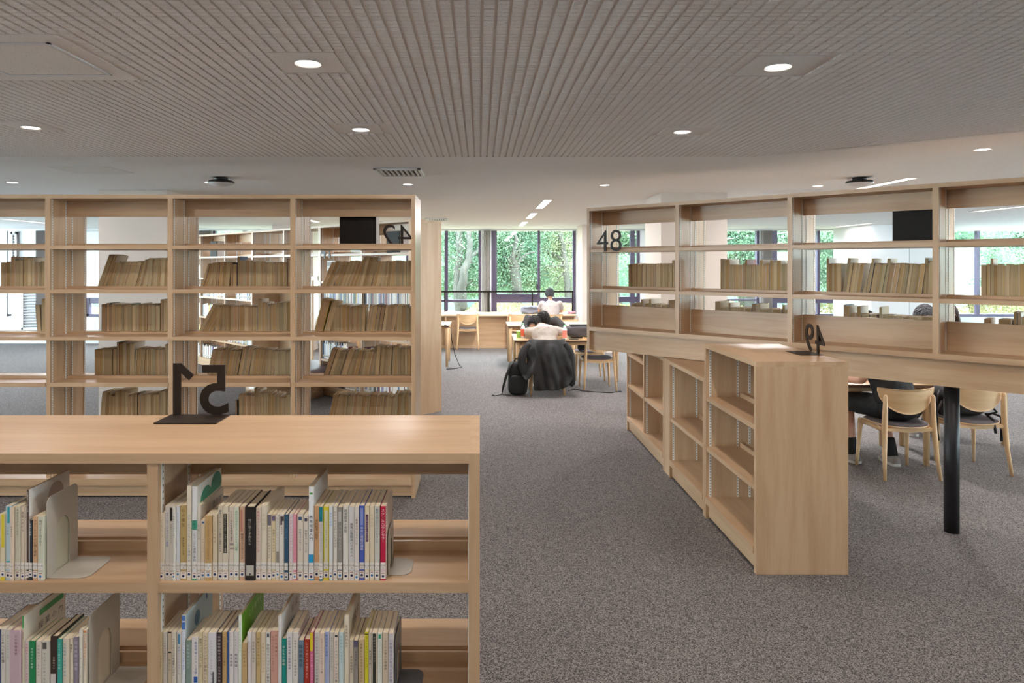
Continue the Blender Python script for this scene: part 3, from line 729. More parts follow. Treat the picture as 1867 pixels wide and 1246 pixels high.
def front_row(scale, ox, oy, zbase, items, rowname, ord0=0):
    global BOOKS
    for i, it in enumerate(items):
        x0, x1, top, col, title, tc, look = it[:7]; o = it[7] if len(it) > 7 else {}
        X0, X1 = wx(ox+x0/scale), wx(ox+x1/scale); h = EYE-(oy+top/scale-PY0)/PPM - zbase
        w = X1-X0-.0006; dep = o.get('dep', .148 if h > .2 else .128)
        if h > .235: dep = o.get('dep', .180)
        ys = YS + rb.uniform(-.0015,.0015) - (.004 if i % 7 == 3 else 0)
        label = '%s, %s from left, %s' % (look, ORD[ord0+i], rowname)
        cm = cmat(col, .45); rc = cmat(o.get('cover', col), .4)
        q = MB(); t = .0012 if not o.get('hard') else .0025
        # spine with softly rounded edges, boards
        e = min(.0015, w*.15)
        q.add([(0,e,0),(e,0,0),(w-e,0,0),(w,e,0),(0,e,h),(e,0,h),(w-e,0,h),(w,e,h),(t,t+e,0),(w-t,t+e,0),(t,t+e,h),(w-t,t+e,h)],
              [(0,1,5,4),(1,2,6,5),(2,3,7,6),(4,5,10),(5,6,11,10),(6,7,11),(1,0,8),(2,1,8,9),(3,2,9)], 0)
        q.box(0,t,e,dep,0,h,0); q.box(w-t,w,e,dep,0,h,1)
        root = link('book', q.mesh('book', [cm, rc]), None, (X0, ys, zbase+.0004))
        tag(root, label, 'book')
        q = MB(); q.box(t,w-t,t+e,dep-.003,.001,h-(.0006 if not o.get('hard') else .003)); q.build('pages', PAGE, root)
        y = -.0003
        if o.get('bands'):
            for a, c, x_a, x_b, cc in o['bands']:
                q = MB(); q.quad((w*x_a,y,h*(1-c)),(w*x_b,y,h*(1-c)),(w*x_b,y,h*(1-a)),(w*x_a,y,h*(1-a)))
                q.build('spine_band', cmat(cc, .4), root)
        if title:
            a, c = o.get('span', (.08, .72)); n = len(title); step = h*(c-a)/n
            size = min(w*o.get('fat', .62), step*1.02); step = min(step, size*1.25)
            me = title_mesh(title, size, step); mm = cmat(tc)
            me2 = me.copy() if len(me.materials) and me.materials[0] != mm else me
            if me2 is me and not len(me.materials): me.materials.append(mm)
            elif me2 is not me: me2.materials.clear(); me2.materials.append(mm)
            link('title', me2, root, (w*o.get('tx', .5), y-.0002, h*(1-a)))
        if o.get('sub'):
            s, cc, a, c, fx = o['sub']; n = len(s); step = h*(c-a)/n; size = min(w*.34, step)
            q = MB()
            for k, ch in enumerate(s):
                g, f = glyph(ch); q.add([(xx*size, 0, -(k+.5)*step+yy*size) for xx, yy in g], f)
            q.build('subtitle', cmat(cc), root, loc=(w*fx, y-.0002, h*(1-a)))
        if not o.get('nolabel'):
            q = call_label(w*.94, False, rb.choice([.011,.012,.014,.017]))
            q.build('call_label', [LABEL, INK, rb.choice([DOT,DOT,DOT,DOT2]), cmat('#a0685c')], root, loc=(w/2, y-.0004, 0))
        if o.get('art'): o['art'](root, w, dep, h)
    return
def art_quads(*qs):
    """shapes printed on the right cover: (depth0, depth1, height0, height1, colour, kind, text)"""
    def f(root, w, dep, h):
        q = MB(); ms = []
        for d0, d1, h0, h1, cc, kind, *tx in qs:
            ms.append(cmat(cc)); mi = len(ms)-1; x = w+.0003+.0001*mi
            if kind == 'r': q.quad((x,dep*d0,h*h0),(x,dep*d1,h*h0),(x,dep*d1,h*h1),(x,dep*d0,h*h1), mi)
            elif kind == 'e':
                n = 24; q.add([(x, dep*(d0+d1)/2+dep*(d1-d0)/2*math.cos(2*math.pi*k/n), h*(h0+h1)/2+h*(h1-h0)/2*math.sin(2*math.pi*k/n)) for k in range(n)], [tuple(range(n))], mi)
            elif kind == 't':
                s = h*(h1-h0); n = len(tx[0]); st = dep*(d1-d0)/n; s = min(s, st)
                for k, ch in enumerate(tx[0]):
                    g, fc = glyph(ch); q.add([(x, dep*d0+(k+.5)*st+xx*s, h*(h0+h1)/2+yy*s) for xx, yy in g], fc, mi)
        q.build('cover_print', ms, root)
    return f
K, W_, CR, PK = '#2a2624', '#e8e4de', '#ddd0bb', '#c88a94'
r1 = [
 (47,110,470,'#dcd0bc','どもの心','#a59a86','cream book with faint grey title',{'span':(.08,.66),'tall':0}),
 (110,160,400,'#d9d6cf','カウンセリングマインドと教育','#3b5ea8','white book with blue title',{'span':(.08,.55)}),
 (160,190,400,'#dad5cc','学校カウンセリング','#34343c','white book with black label at its top',{'bands':[(.02,.2,.1,.9,'#221f20')],'span':(.24,.8)}),
 (190,222,400,'#d8d6cc','学校カウンセリング','#39516e','white book with dark blue title',{'span':(.12,.5)}),
 (222,260,400,'#dadde2','生きる力','#8fb2da','pale book with light blue lettering',{'span':(.08,.4)}),
 (262,328,395,'#b89d68','心の衛生','#4f3b20','tan book with large brown title',{'span':(.03,.34),'fat':.6,'sub':('教育臨床への道','#4f3b20',.42,.66,.5)}),
 (328,375,200,'#ded5c2','スクールカウンセリングの理論と実践','#7d8797','tall cream book',{'span':(.3,.84)}),
 (378,430,205,'#dfe0e2','学校カウンセリングの理論と実践','#22211f','tall white book with green cover shapes',{'span':(.36,.8),'cover':'#e4e2da','bands':[(.36,.46,0,1,'#3f9a80'),(.93,1,0,1,'#3f9a80')],
    'art':art_quads((.12,.6,.62,.93,'#4a9b80','e'),(.55,1.0,.72,1.0,'#4a9b80','e'),(.22,.36,.72,.8,'#d9a441','e'))}),
 (430,465,395,'#d5cec2','教育臨床心理','#908a82','off-white book with dark printed cover',{'span':(.25,.7),'cover':'#cfc4b4','dep':.172,'art':art_quads((.1,.45,.5,.85,'#a88f80','e'),(.5,.9,.78,.95,'#564a44','t','思春期'))}),
 (465,508,535,'#dccbb4','','#a08a70','short cream book with small blue mark',{'bands':[(.03,.06,.3,.8,'#3c5c90')],'sub':('学校の先生へ','#9a8a76',.3,.6,.6)}),
 (512,582,490,'#bd9b69','スクールカウンセラーになろう','#8a6a3a','tan brown book',{'span':(.07,.68)}),
 (582,632,480,'#dacbb0','こころの教育','#b8a586','plain cream book with very faint title',{'span':(.1,.6)}),
 (635,685,400,'#d8cdba','教育カウンセリングと臨床心理学の対話','#3a342c','cream book with thin black title',{'span':(.05,.62),'fat':.5}),
 (685,740,400,'#d6cab4','先生のためのスクールカウンセラー活用','#ddd5c4','cream book with black title block',{'bands':[(.1,.63,.12,.78,'#272320')],'span':(.11,.62),'fat':.5,'tx':.45}),
 (742,795,405,'#ddd2c4','レッスン学校教育相談心理学','#4a4440','cream book with wavy grey mark',{'span':(.05,.48),'fat':.5,'bands':[(.5,.53,.2,.9,'#9a9088'),(.56,.58,.2,1,'#9a9088')]}),
 (795,845,405,'#d7d8c8','高校生大学生のメンタルヘルス対策','#4fa07a','pale book with green title',{'span':(.05,.6)}),
 (848,905,405,'#cda98f','教室カウンセリング','#59382c','peach book with brown and red title',{'bands':[(.04,.34,.2,.55,'#b4786a')],'span':(.36,.72),'fat':.55}),
 (905,1005,405,'#1d1a19','死に急ぐ子供たち','#b8b0a4','thick black book',{'span':(.16,.52),'fat':.42,'hard':1,'nolabel':1,'bands':[(.79,.93,.14,.9,'#b9b5ab'),(.9,.922,.44,.6,'#223a78')]}),
 (1010,1058,415,'#d9cabb','実践スクールカウンセリング','#b24a58','cream book with red title',{'span':(.04,.62),'fat':.66}),
 (1060,1120,395,'#ddd3bf','学校臨床','#c2b89e','wide cream book beside the black and red-titled ones',{'span':(.1,.5),'dep':.172}),
 (1122,1165,480,'#ddd1bc','カウンセリングマインド','#2c2826','cream book with dark patch on top of spine',{'bands':[(.01,.17,.1,.9,'#6b6670')],'span':(.19,.68)}),
 (1165,1208,480,'#dac9a4','発達アセスメント','#2c2826','yellowish book with black title',{'bands':[(.02,.1,.1,.9,'#6f6480')],'span':(.22,.58),'fat':.6}),
 (1208,1245,480,'#d5cfc5','役立つカウンセリング','#8c8a88','pale book with grey title and grey block',{'span':(.04,.5),'bands':[(.56,.78,.15,.9,'#8e857c')]}),
 (1245,1292,480,'#e0dbd4','教育相談','#a06a5a','white book with dark corner triangle',{'bands':[(.03,.1,.2,.95,'#4a3a40'),(.1,.16,.2,.6,'#4a3a40')],'span':(.18,.34),'fat':.35}),
 (1295,1333,480,'#294a62','スクール','#6f96ac','narrow dark teal book',{'span':(.2,.4)}),
 (1336,1378,480,'#e2d7dc','ガイダンスカウンセリング','#b0577f','white book with purple-pink title',{'span':(.03,.56),'fat':.6}),
 (1378,1415,480,'#dd94a4','カウンセリングアプローチ','#c44a66','pink book',{'span':(.2,.72)}),
 (1418,1480,480,'#ddd3c6','学校カウンセリング','#2a3c52','cream book with round blue emblem, left of a pair',{'span':(.22,.56),'fat':.52,'bands':[(.04,.09,.2,.75,'#39587c')]}),
]
front_row(5.418, 280, 850, .828, r1, 'upper right row')
r1b = [
 (167,213,452,'#ded6ca','学校カウンセリング','#222228','cream book with round dark emblem, right of a pair',{'span':(.22,.58),'fat':.56,'bands':[(.04,.09,.2,.75,'#3a3f50')]}),
 (215,262,190,'#e2e4e6','教育相談入門','#20262c','tall white book with bright blue foot',{'span':(.3,.62),'fat':.7,'cover':'#dedcd8','bands':[(.72,.84,0,1,'#2493c8'),(.95,1,0,1,'#2493c8'),(.06,.08,.2,.8,'#4f9a50')]}),
 (262,310,368,'#d5a87e','学校臨床心理学','#453222','peach orange book',{'span':(.18,.45),'fat':.6}),
 (311,343,368,'#c9c3b6','カウンセリングマインド','#77808a','narrow book with teal top block',{'bands':[(.0,.2,0,1,'#1f7a86'),(.93,1,0,1,'#1f7a86')],'span':(.23,.7)}),
 (345,397,375,'#dcd23a','スクールカウンセリング','#5a5a50','yellow-edged book',{'bands':[(.05,.76,.22,.8,'#e0dcc8')],'span':(.2,.7),'fat':.35}),
 (399,434,368,'#dadde0','教師の理論','#7fb3dc','white book with sky blue title',{'span':(.08,.45)}),
 (436,474,370,'#d8d2c8','カウンセリングハンドブック','#2a2828','grey white book with bold black title',{'span':(.06,.56),'fat':.66}),
 (475,521,378,'#8f8b86','カウンセリング','#c5c2bd','grey book with pale top band',{'bands':[(.06,.2,.2,.75,'#b9b6b0')],'span':(.24,.62)}),
 (524,577,368,'#e0dcd4','教育臨床の実際','#24282c','white book with black title and wide letters',{'span':(.04,.36),'fat':.62}),
 (579,631,372,'#d6d4d4','教育心理臨床パラダイム','#3c3c44','light grey book with long title',{'span':(.22,.68),'fat':.6}),
 (633,671,370,'#d9d0cb','教育カウンセリング','#70505c','pale book with plum title',{'span':(.16,.52)}),
 (673,721,366,'#4d62bb','学校心理臨床講座','#e4e4ea','blue book',{'bands':[(.03,.26,.22,.75,'#8b9ad0')],'span':(.28,.6),'fat':.64}),
 (723,766,368,'#ddcdb0','こころのカウンセリング','#d8c8d0','cream book with purple capsule on spine',{'bands':[(.11,.48,.2,.75,'#552a52')],'span':(.13,.46)}),
 (768,810,368,'#dccfb6','生徒指導','#c4b498','plain cream book beside the purple-capsule one',{'span':(.1,.5)}),
 (812,860,368,'#c9c6be','教師の使えるカウンセリング','#5c7484','grey-beige book with slate blue title',{'span':(.03,.5),'fat':.6}),
 (864,915,370,'#b5173f','スクールカウンセラー','#f0e6e6','crimson book, last before the bookend',{'span':(.03,.5),'fat':.66,'cover':'#d8cdbf','bands':[(.79,.93,0,1,'#ddc8cc')]}),
]
front_row(4.983, 520, 850, .828, r1b, 'upper right row', 28)
r1L = [
 (-44,8,460,'#d9ccb3','いじめの構造','#8a8070','cream book at the left picture edge'),
 (9,54,445,'#ded3b4','','#8a8070','cream book with yellow panel',{'bands':[(.0,.5,.18,.85,'#d8c52c'),(.73,.76,.1,.9,'#d8c52c'),(.93,1,0,1,'#d8c52c')]}),
 (56,114,360,'#bcd0d8','いじめ','#4a6a80','light blue book with teal capsule',{'bands':[(.01,.23,.35,.75,'#35a3b0'),(.74,.79,.2,.8,'#35a3b0')],'span':(.27,.42),'fat':.45}),
 (116,148,370,'#dcc9b4','不登校の心','#55504a','cream book with brown side title',{'span':(.25,.52)}),
 (149,210,365,'#d3d0bd','大学生のひきこもり','#7a7a68','pale green-grey book',{'span':(.03,.4),'fat':.5}),
 (212,252,368,'#d9c9b4','登園の子ども','#4c2f28','cream book with dark brown title',{'span':(.06,.38),'fat':.75}),
 (253,272,372,'#d6c8b8','心の健康','#6a4a40','thin pale book',{}),
 (273,299,195,'#54423a','不登校ひきこもり支援','#d8cfc4','tall thin dark brown magazine with white cover',{'span':(.02,.7),'fat':.7,'cover':'#e0dcd6','dep':.19,'art':art_quads((.45,.85,.62,.95,'#b5a094','e'),(.42,.8,.55,.66,'#6a564c','t','特集支援'),(.42,.8,.44,.55,'#6a564c','t','学校相談'))}),
 (300,336,505,'#30343c','学校の現場','#d5cdc4','blue-black and white narrow book',{'span':(.05,.7),'bands':[(0,.74,.0,.25,'#e0ddd8')]}),
 (340,394,470,'#d2a883','ひきこもりその心理と援助','#4a3426','peach brown book',{'span':(.04,.62),'fat':.62}),
 (398,456,465,'#cfd2c0','現代っ子と向き合う','#4c5848','pale green book next to the steel bookend',{'span':(.05,.46),'fat':.55}),
]
front_row(5.6625, 0, 860, .828, r1L, 'upper left row')
r2L = [
 (-78,2,600,'#4a5a88','','#444444','slate blue book at the left picture edge',{'nolabel':1}),
 (4,64,592,'#dcd6ce','いじめへの処方箋','#2e2c2a','white book with bold dark title',{'span':(.06,.46),'fat':.7}),
 (66,128,600,'#d5d2ca','現代の子どもの心理','#8a8a84','white book with thin grey title',{'span':(.06,.5),'fat':.45}),
 (131,265,598,'#c4a9b2','心の問題事典','#6b3550','thick mauve marbled book',{'span':(.05,.38),'fat':.26,'tx':.6,'hard':1}),
 (267,298,430,'#ddd5bf','道徳授業のつくり方','#7a5c44','tall cream book with green tag',{'bands':[(.0,.14,.2,.9,'#4a9a58')],'span':(.18,.8),'cover':'#ded6c6','dep':.19,'art':art_quads((.35,.95,.86,.93,'#4a9a58','r'),(.3,.95,.7,.8,'#5a5450','t','授業の力'))}),
 (302,352,735,'#e2d8d8','不登校子どもの心とつながる','#cc3a55','white book with red title',{'span':(.04,.8),'fat':.6}),
 (355,432,735,'#1f7f4c','学校で心の健康','#dff0e0','bright green book',{'span':(.1,.5),'fat':.4}),
 (436,508,735,'#dcd3c8','不登校ひきこもりの子','#7a746e','off-white book between green and grey ones',{'span':(.06,.6),'fat':.45}),
 (510,612,735,'#cfcac0','すべての心をつなぐ','#5a5650','wide pale book with dark square on top',{'bands':[(.02,.13,.1,.6,'#55504c')],'span':(.18,.7),'fat':.36,'tx':.35}),
 (615,708,680,'#3a2a22','思春期の心','#cfc4b4','dark brown book with white label',{'span':(.3,.5),'fat':.28,'hard':1,'nolabel':1,'bands':[(.56,.86,.05,.75,'#d3cbc6')]}),
 (711,764,705,'#3aa092','子どもと向き合う学級','#d8ece6','sea green book',{'span':(.06,.6),'fat':.5}),
 (766,852,705,'#ddd2c0','生徒指導と学級の技法','#4a98a8','cream book with teal title',{'span':(.06,.6),'fat':.4,'tx':.35}),
 (855,896,700,'#d8ccb8','強運力','#24201e','cream book with heavy black letters',{'span':(.08,.34),'fat':.8}),
 (897,960,690,'#8c8290','発達障害の理解','#c8c2cc','grey-purple book',{'span':(.05,.6),'fat':.7}),
 (962,1008,605,'#e0dbd0','','#8a8680','plain white book',{'sub':('学級経営','#8a8680',.2,.7,.5)}),
 (1010,1054,608,'#ddd2c0','子ども理解の学校づくり','#d4803a','white book with orange title, last before bookend',{'bands':[(0,.03,.1,.9,'#d88a4a')],'span':(.05,.8),'fat':.7}),
]
front_row(6.7, 0, 1060, .485, r2L, 'lower left row')
r2 = [
 (50,112,555,'#cdbb98','中学生の精神保健','#5e4c34','tan cream book next to the divider',{'span':(.12,.5),'fat':.6}),
 (115,170,555,'#cfc9be','こころを育てる学校カウンセリング','#6d6a66','grey cream book with long thin title',{'span':(.04,.8),'fat':.45}),
 (172,222,552,'#d8ccb6','教育と心','#6a6a58','cream book with black corner lines',{'bands':[(.0,.02,.0,.9,'#2a2520'),(.28,.3,.0,.9,'#2a2520'),(0,.3,0,.12,'#2a2520')],'span':(.38,.7)}),
 (224,280,552,'#dfd7c8','カウンセリングを教育にいかす','#1f1c1a','cream book with bold black title',{'span':(.08,.62),'fat':.6}),
 (283,342,552,'#d6d2cc','学校ソーシャルワーク','#4a6fa0','grey white book with blue capsule',{'bands':[(.03,.17,.25,.75,'#4d87b0')],'span':(.2,.62),'fat':.5}),
 (346,390,352,'#dfe2ea','カウンセラー教育の理論と実践','#7a9ad0','tall white book with pale blue cover',{'bands':[(.0,.06,.05,.95,'#4a78c0'),(.075,.16,.05,.95,'#4a78c0')],'span':(.2,.8),'cover':'#b9cbd2','dep':.195,
   'art':art_quads((.32,.52,.72,.9,'#587c96','e'),(.75,.8,.9,.97,'#3a6ab0','r'))}),
 (393,457,655,'#7f928a','教育臨床の方法','#b9c6bc','short grey-green book',{'span':(.06,.5),'fat':.55}),
 (460,545,620,'#e0dad6','教育現場のケアと支援','#3d569a','white book with blue square',{'span':(.06,.56),'fat':.42,'tx':.65,'bands':[(.6,.69,.35,.9,'#2351a0')]}),
 (548,600,560,'#d6c8a6','教育のカウンセリング','#1d1a18','yellowish book with bold black title',{'span':(.08,.5),'fat':.68}),
 (601,665,560,'#dccdb0','カウンセリングと学校づくり','#1d1a18','cream book with large bold black title',{'span':(.04,.72),'fat':.66}),
 (668,765,560,'#d9d6da','アジアのカウンセリング心理アプローチ','#6a6c7c','thick white book with grey-lilac title',{'span':(.1,.8),'fat':.28,'tx':.4,'bands':[(.55,.82,.55,.78,'#5a5a62')]}),
 (768,828,565,'#3f3238','中学校学校でスクールカウンセリング','#e0dad4','dark plum book with white title',{'span':(.04,.85),'fat':.58,'cover':'#4a3c40'}),
 (832,893,560,'#bb9b6c','カウンセリングと教育','#7a5c34','tan book with brown title',{'span':(.06,.66),'fat':.5}),
 (895,917,560,'#2c5290','心理','#c5d2e4','very thin blue book',{'span':(.1,.3)}),
 (919,974,555,'#ddd7d6','教育相談','#4a4c58','white book with dark grey title, left of a pair',{'span':(.3,.6),'fat':.62,'sub':('現代社会の','#8b8d98',.05,.25,.4)}),
 (977,1032,555,'#dcd8da','教育相談','#2c2c38','white book with dark title, right of a pair',{'span':(.3,.6),'fat':.66,'sub':('学校社会の','#8b8d98',.05,.25,.4)}),
 (1034,1076,350,'#e2e6dc','子どもの心を育てる学校','#86c25a','tall white book with vivid green cover',{'span':(.08,.75),'fat':.66,'cover':'#6cae1e','dep':.195,'art':art_quads((.3,.9,.84,.93,'#d8e8b8','t','心を育てる'))}),
 (1079,1138,685,'#c0a070','心のサイン','#4a3820','short tan book with brown title',{'span':(.1,.5),'fat':.62}),
 (1142,1187,560,'#e0dadb','教師のための心理','#8a8490','narrow white book with small grey letters',{'span':(.12,.5),'fat':.35}),
 (1188,1246,560,'#d5c9be','発達臨床心理学','#7a6e66','beige book with grey-brown title',{'span':(.12,.48),'fat':.55}),
 (1248,1304,560,'#c2a878','学校カウンセリング','#4c3a22','tan book with dark brown title',{'span':(.07,.48),'fat':.6}),
 (1306,1364,560,'#dccbb2','学校カウンセリング','#b08a4c','cream book with golden title',{'span':(.14,.62),'fat':.6}),
 (1366,1420,560,'#dedad4','学校カウンセリングの基本技法','#24242a','white book with black emblem and title',{'bands':[(.02,.07,.25,.75,'#3a4050')],'span':(.16,.8),'fat':.66}),
 (1424,1514,545,'#cf9f90','スクールソーシャルワーク','#4f3430','dusty pink book',{'span':(.06,.62),'fat':.34,'tx':.3,'sub':('子ども虐待と','#4f3430',.04,.36,.75)}),
 (1519,1560,350,'#ded9d8','スクールカウンセラー','#a6a3aa','tall white book with grey lettering on cover',{'span':(.3,.8),'cover':'#d6d2cc','dep':.195,'art':art_quads((.2,.55,.6,.78,'#7d7674','t','教育'),(.5,.9,.8,.92,'#8c8684','t','相談'))}),
 (1556,1615,640,'#169086','子どもの自殺','#e8f2ee','teal book',{'span':(.1,.42),'fat':.62}),
 (1618,1690,560,'#dfdcdc','学校精神保健の基礎知識','#333a70','white book with navy title',{'span':(.06,.62),'fat':.42}),
 (1692,1760,560,'#ddd8d2','体験型ワークで学ぶ教育相談','#56504c','white book with thin grey title',{'span':(.1,.62),'fat':.42}),
 (1762,1826,655,'#6d8191','臨床教育学','#1f2c3c','slate blue book with large dark title',{'span':(.06,.5),'fat':.74}),
]
front_row(6.668, 280, 1070, .485, r2, 'lower right row')
r2b = [
 (243,318,690,'#a3301c','レジリエンスを育てよう','#f0d6cc','brick red book',{'span':(.04,.62),'fat':.5}),
 (320,369,596,'#d06a92','子どもと学ぶメンタル','#f2dbe4','pink book with yellow top',{'bands':[(0,.26,.05,.8,'#e2cf28')],'span':(.3,.75),'fat':.6}),
 (375,444,598,'#dbd6d2','スクールカウンセリングと発達支援','#444450','white book with dark grey title',{'span':(.05,.85),'fat':.5}),
 (446,511,600,'#d8c2b4','スクールソーシャルワーク論','#5a4644','pinkish beige book',{'span':(.06,.65),'fat':.45}),
 (513,570,590,'#c4cae2','教育相談の基礎','#4664b8','pale lilac book with blue title',{'span':(.03,.6),'fat':.62,'tx':.4,'bands':[(0,1,.05,.7,'#a8b8e0')]}),
 (572,629,598,'#d6d2cc','スクールソーシャルワーカー','#4c4a4a','grey white book, second after the lilac',{'span':(.06,.7),'fat':.5}),
 (631,690,598,'#dbcdc0','スクールカウンセリングの基礎知識','#2e2a30','beige book with dark oval mark',{'bands':[(.03,.06,.2,.8,'#333a48')],'span':(.1,.9),'fat':.6}),
 (692,757,598,'#c8dadc','学校臨床のデザイン','#62a4aa','pale aqua book',{'span':(.04,.62),'fat':.52}),
 (764,824,378,'#dccfba','臨床教育相談学','#8a7a66','tall cream book standing high in the row',{'span':(.1,.55),'fat':.6,'cover':'#d0c2ae','dep':.19,'art':art_quads((.25,.8,.7,.9,'#4f463e','t','相談学'))}),
 (827,885,695,'#d9ccba','非行校内暴力','#1d1a1a','cream book with small bold black title',{'span':(.25,.8),'fat':.55}),
 (887,943,695,'#8d867f','教育相談入門','#4c4848','medium grey book',{'bands':[(.0,.1,.05,.95,'#56506a')],'span':(.16,.55),'fat':.5}),
 (945,1022,695,'#c9b08a','人事としてのスクールカウンセリング','#1f1a16','tan book with bold black title near yellow one',{'span':(.05,.95),'fat':.42}),
 (1025,1076,596,'#d9cf38','スクールカウンセリング','#4c4a28','bright yellow book',{'bands':[(.02,.035,0,1,'#2c2a20')],'span':(.06,.55),'fat':.62}),
 (1078,1118,598,'#c2b8ab','教育相談入門','#2c2a2a','narrow grey-beige book right of the yellow one',{'span':(.25,.75),'fat':.7}),
 (1120,1190,600,'#d8cbb8','学校カウンセリング','#b8b4a6','cream book with long black block',{'bands':[(.01,.9,.15,.75,'#2e302c')],'span':(.05,.6),'fat':.45,'tx':.45}),
 (1193,1255,600,'#dcdcd2','スクールカウンセリング','#62b89a','white book with green dot',{'bands':[(.02,.08,.2,.75,'#34a07a')],'span':(.12,.7),'fat':.5}),
 (1258,1335,600,'#d6c3ae','子どもが育つ心理援助','#201c1c','beige book with bold black title',{'span':(.1,.72),'fat':.42}),
 (1338,1398,600,'#cfc8cc','学校カウンセリング入門','#54506a','pale lilac-grey book, last before the bookend',{'bands':[(.08,.7,.1,.9,'#bdb6c0')],'span':(.12,.7),'fat':.66,'cover':'#d9d2ca'}),
]
front_row(7.08, 520, 1070, .485, r2b, 'lower right row', 29)

# steel bookends
def bookend(x, ys, z, h, d, foot, label, m='bookend', foot_w=None):
    t = thing('bookend', label, 'bookend', (x, ys, z))
    r = .02
    def rr(d, h, r, y0=0):
        pts = [(y0,0),(y0+d,0)]
        for k in range(7): a = math.pi/2*k/6; pts.append((y0+d-r+r*math.cos(a), h-r+r*math.sin(a)))
        for k in range(7): a = math.pi/2*(1+k/6); pts.append((y0+r+r*math.cos(a), h-r+r*math.sin(a)))
        return pts
    a0, a1, ah = d*.28, d*.72, h*.62; rw = (a1-a0)/2
    arch = [(a0,.004),(a1,.004)] + [((a0+a1)/2+rw*math.cos(math.pi*k/12), ah-rw+rw*math.sin(math.pi*k/12)*1.3) for k in range(13)]
    me = curve_mesh([rr(d,h,r), arch], .0008); me.materials.append(M[m])
    o = link('plate', me, t, (.0012,0,0)); o.rotation_euler = (R(90),0,R(90))
    me = curve_mesh([rr(d*.98, foot, .03)], .0007); me.materials.append(M[m])
    o = link('foot', me, t, (0,.002,.0012)); o.matrix_local = Matrix(((0,1,0,.002),(1,0,0,.002),(0,0,1,.0012),(0,0,0,1)))
    return t
bookend(wx(81.5), 1.925, .8285, .227, .148, .112, 'large grey steel bookend at the end of the upper left row')
bookend(wx(704.8), 1.945, .8285, .125, .115, .062, 'steel bookend with pale foot beside the crimson book on the upper row')
bookend(wx(158.5), 1.925, .4855, .24, .165, .115, 'tall grey steel bookend at the end of the lower left row')
bookend(wx(718.5), 1.93, .4855, .17, .148, .07, 'dark grey bookend at the end of the lower row', 'bookend_dark')
# ------------------------------------------------------------------ tables, counter, chairs
def table(x0, x1, y0, y1, label, H=.70, group=None):
    t = thing('table', label, 'table', ((x0+x1)/2,(y0+y1)/2,0)); w, d = (x1-x0)/2, (y1-y0)/2
    b = MB(); r = .03; n = 5; pts = []
    for cx, cy, a0 in ((w-r,d-r,0),(-w+r,d-r,90),(-w+r,-d+r,180),(w-r,-d+r,270)):
        for k in range(n): a = R(a0+90*k/(n-1)); pts.append((cx+r*math.cos(a), cy+r*math.sin(a)))
    N = len(pts)
    b.add([(p[0],p[1],H) for p in pts]+[(p[0],p[1],H-.006) for p in pts], [tuple(range(N))]+[(k,(k+1)%N,(k+1)%N+N,k+N)[::-1] for k in range(N)], 0)
    b.add([(p[0],p[1],H-.006) for p in pts]+[(p[0]*.985,p[1]*.985,H-.028) for p in pts], [(k,(k+1)%N,(k+1)%N+N,k+N)[::-1] for k in range(N)]+[tuple(range(N,2*N))[::-1]], 1)
    b.build('table_top', [M['tabletop'], M['edge']], t)
    for sx in (-1,1):
        for sy in (-1,1):
            q = MB(); q.tube([(sx*(w-.05),sy*(d-.05),0),(sx*(w-.05),sy*(d-.05),H-.07),(sx*(w-.065),sy*(d-.065),H-.035),(sx*(w-.10),sy*(d-.10),H-.029)], [.022,.03,.031,.03], 12)
            q.build('leg', CWZ, t, True)
    q = MB()
    q.box(-w+.08,w-.08,-d+.09,-d+.11,H-.075,H-.03); q.box(-w+.08,w-.08,d-.11,d-.09,H-.075,H-.03); q.box(-w+.09,-w+.11,-d+.1,d-.1,H-.075,H-.03); q.box(w-.11,w-.09,-d+.1,d-.1,H-.075,H-.03)
    q.build('apron', CWX, t)
    return t
M['tabletop'] = wood('tabletop_maple', 'x', srgb('#d8b384'), srgb('#c69a68'), .16)
for m_ in (M['tabletop'],): m_.node_tree.nodes['Principled BSDF'].inputs['Coat Weight'].default_value = 1; m_.node_tree.nodes['Principled BSDF'].inputs['Coat Roughness'].default_value = .3
M['edge'] = mat('edge_dark', srgb('#6b5140'), .5)
table(.46,2.06,9.22,10.12,'wooden reading table where two students rest their heads')
table(.46,2.06,11.42,12.25,'wooden reading table just behind the two sleeping students')
table(-2.1,-.505,11.5,12.3,'wooden table cut off by the tall wooden end panel, cable hanging down')
table(2.45,3.86,5.80,6.55,'wooden table where the student in black shorts sits, under the raised bookcase')
table(3.95,5.02,5.95,6.55,'wooden table at the far right behind the empty chair and bag')
# window counter
t = thing('window_counter', 'long maple reading counter below the windows', 'counter', (-.65,14.5,0))
b = MB(); b.box(-2.65,2.62,-.45,.48,.665,.70); b.build('counter_top', wood('counter_top','x',srgb('#e2cdb4'),srgb('#d2b592'),.18), t, bevel=.004)
b = MB(); b.box(-2.62,2.6,-.32,-.30,.06,.665); b.build('back_panel', WX, t)
b = MB(); b.box(-2.62,2.6,-.37,-.33,.0,.06); b.build('foot_rail', WX, t)
for x in (-2.64,-1.35,-.07,1.2,2.58):
    b = MB(); b.box(x,x+.035,-.43,-.33,0,.665); b.build('support_fin', WZ, t)
# railing in front of the glass
t = thing('window_railing', 'dark metal railing running across the central windows', 'railing', (-.65,14.9,.70))
b = MB(); b.box(-2.65,2.68,-.02,.02,.42,.455); b.build('top_rail', M['dark_rail'] if 'dark_rail' in M else M['black_box'], t)
for x in (-2.1,-.115,.84,1.79,2.66):
    b = MB(); b.box(x-.012,x+.012,-.012,.012,0,.42); b.build('post', M['black_box'], t)

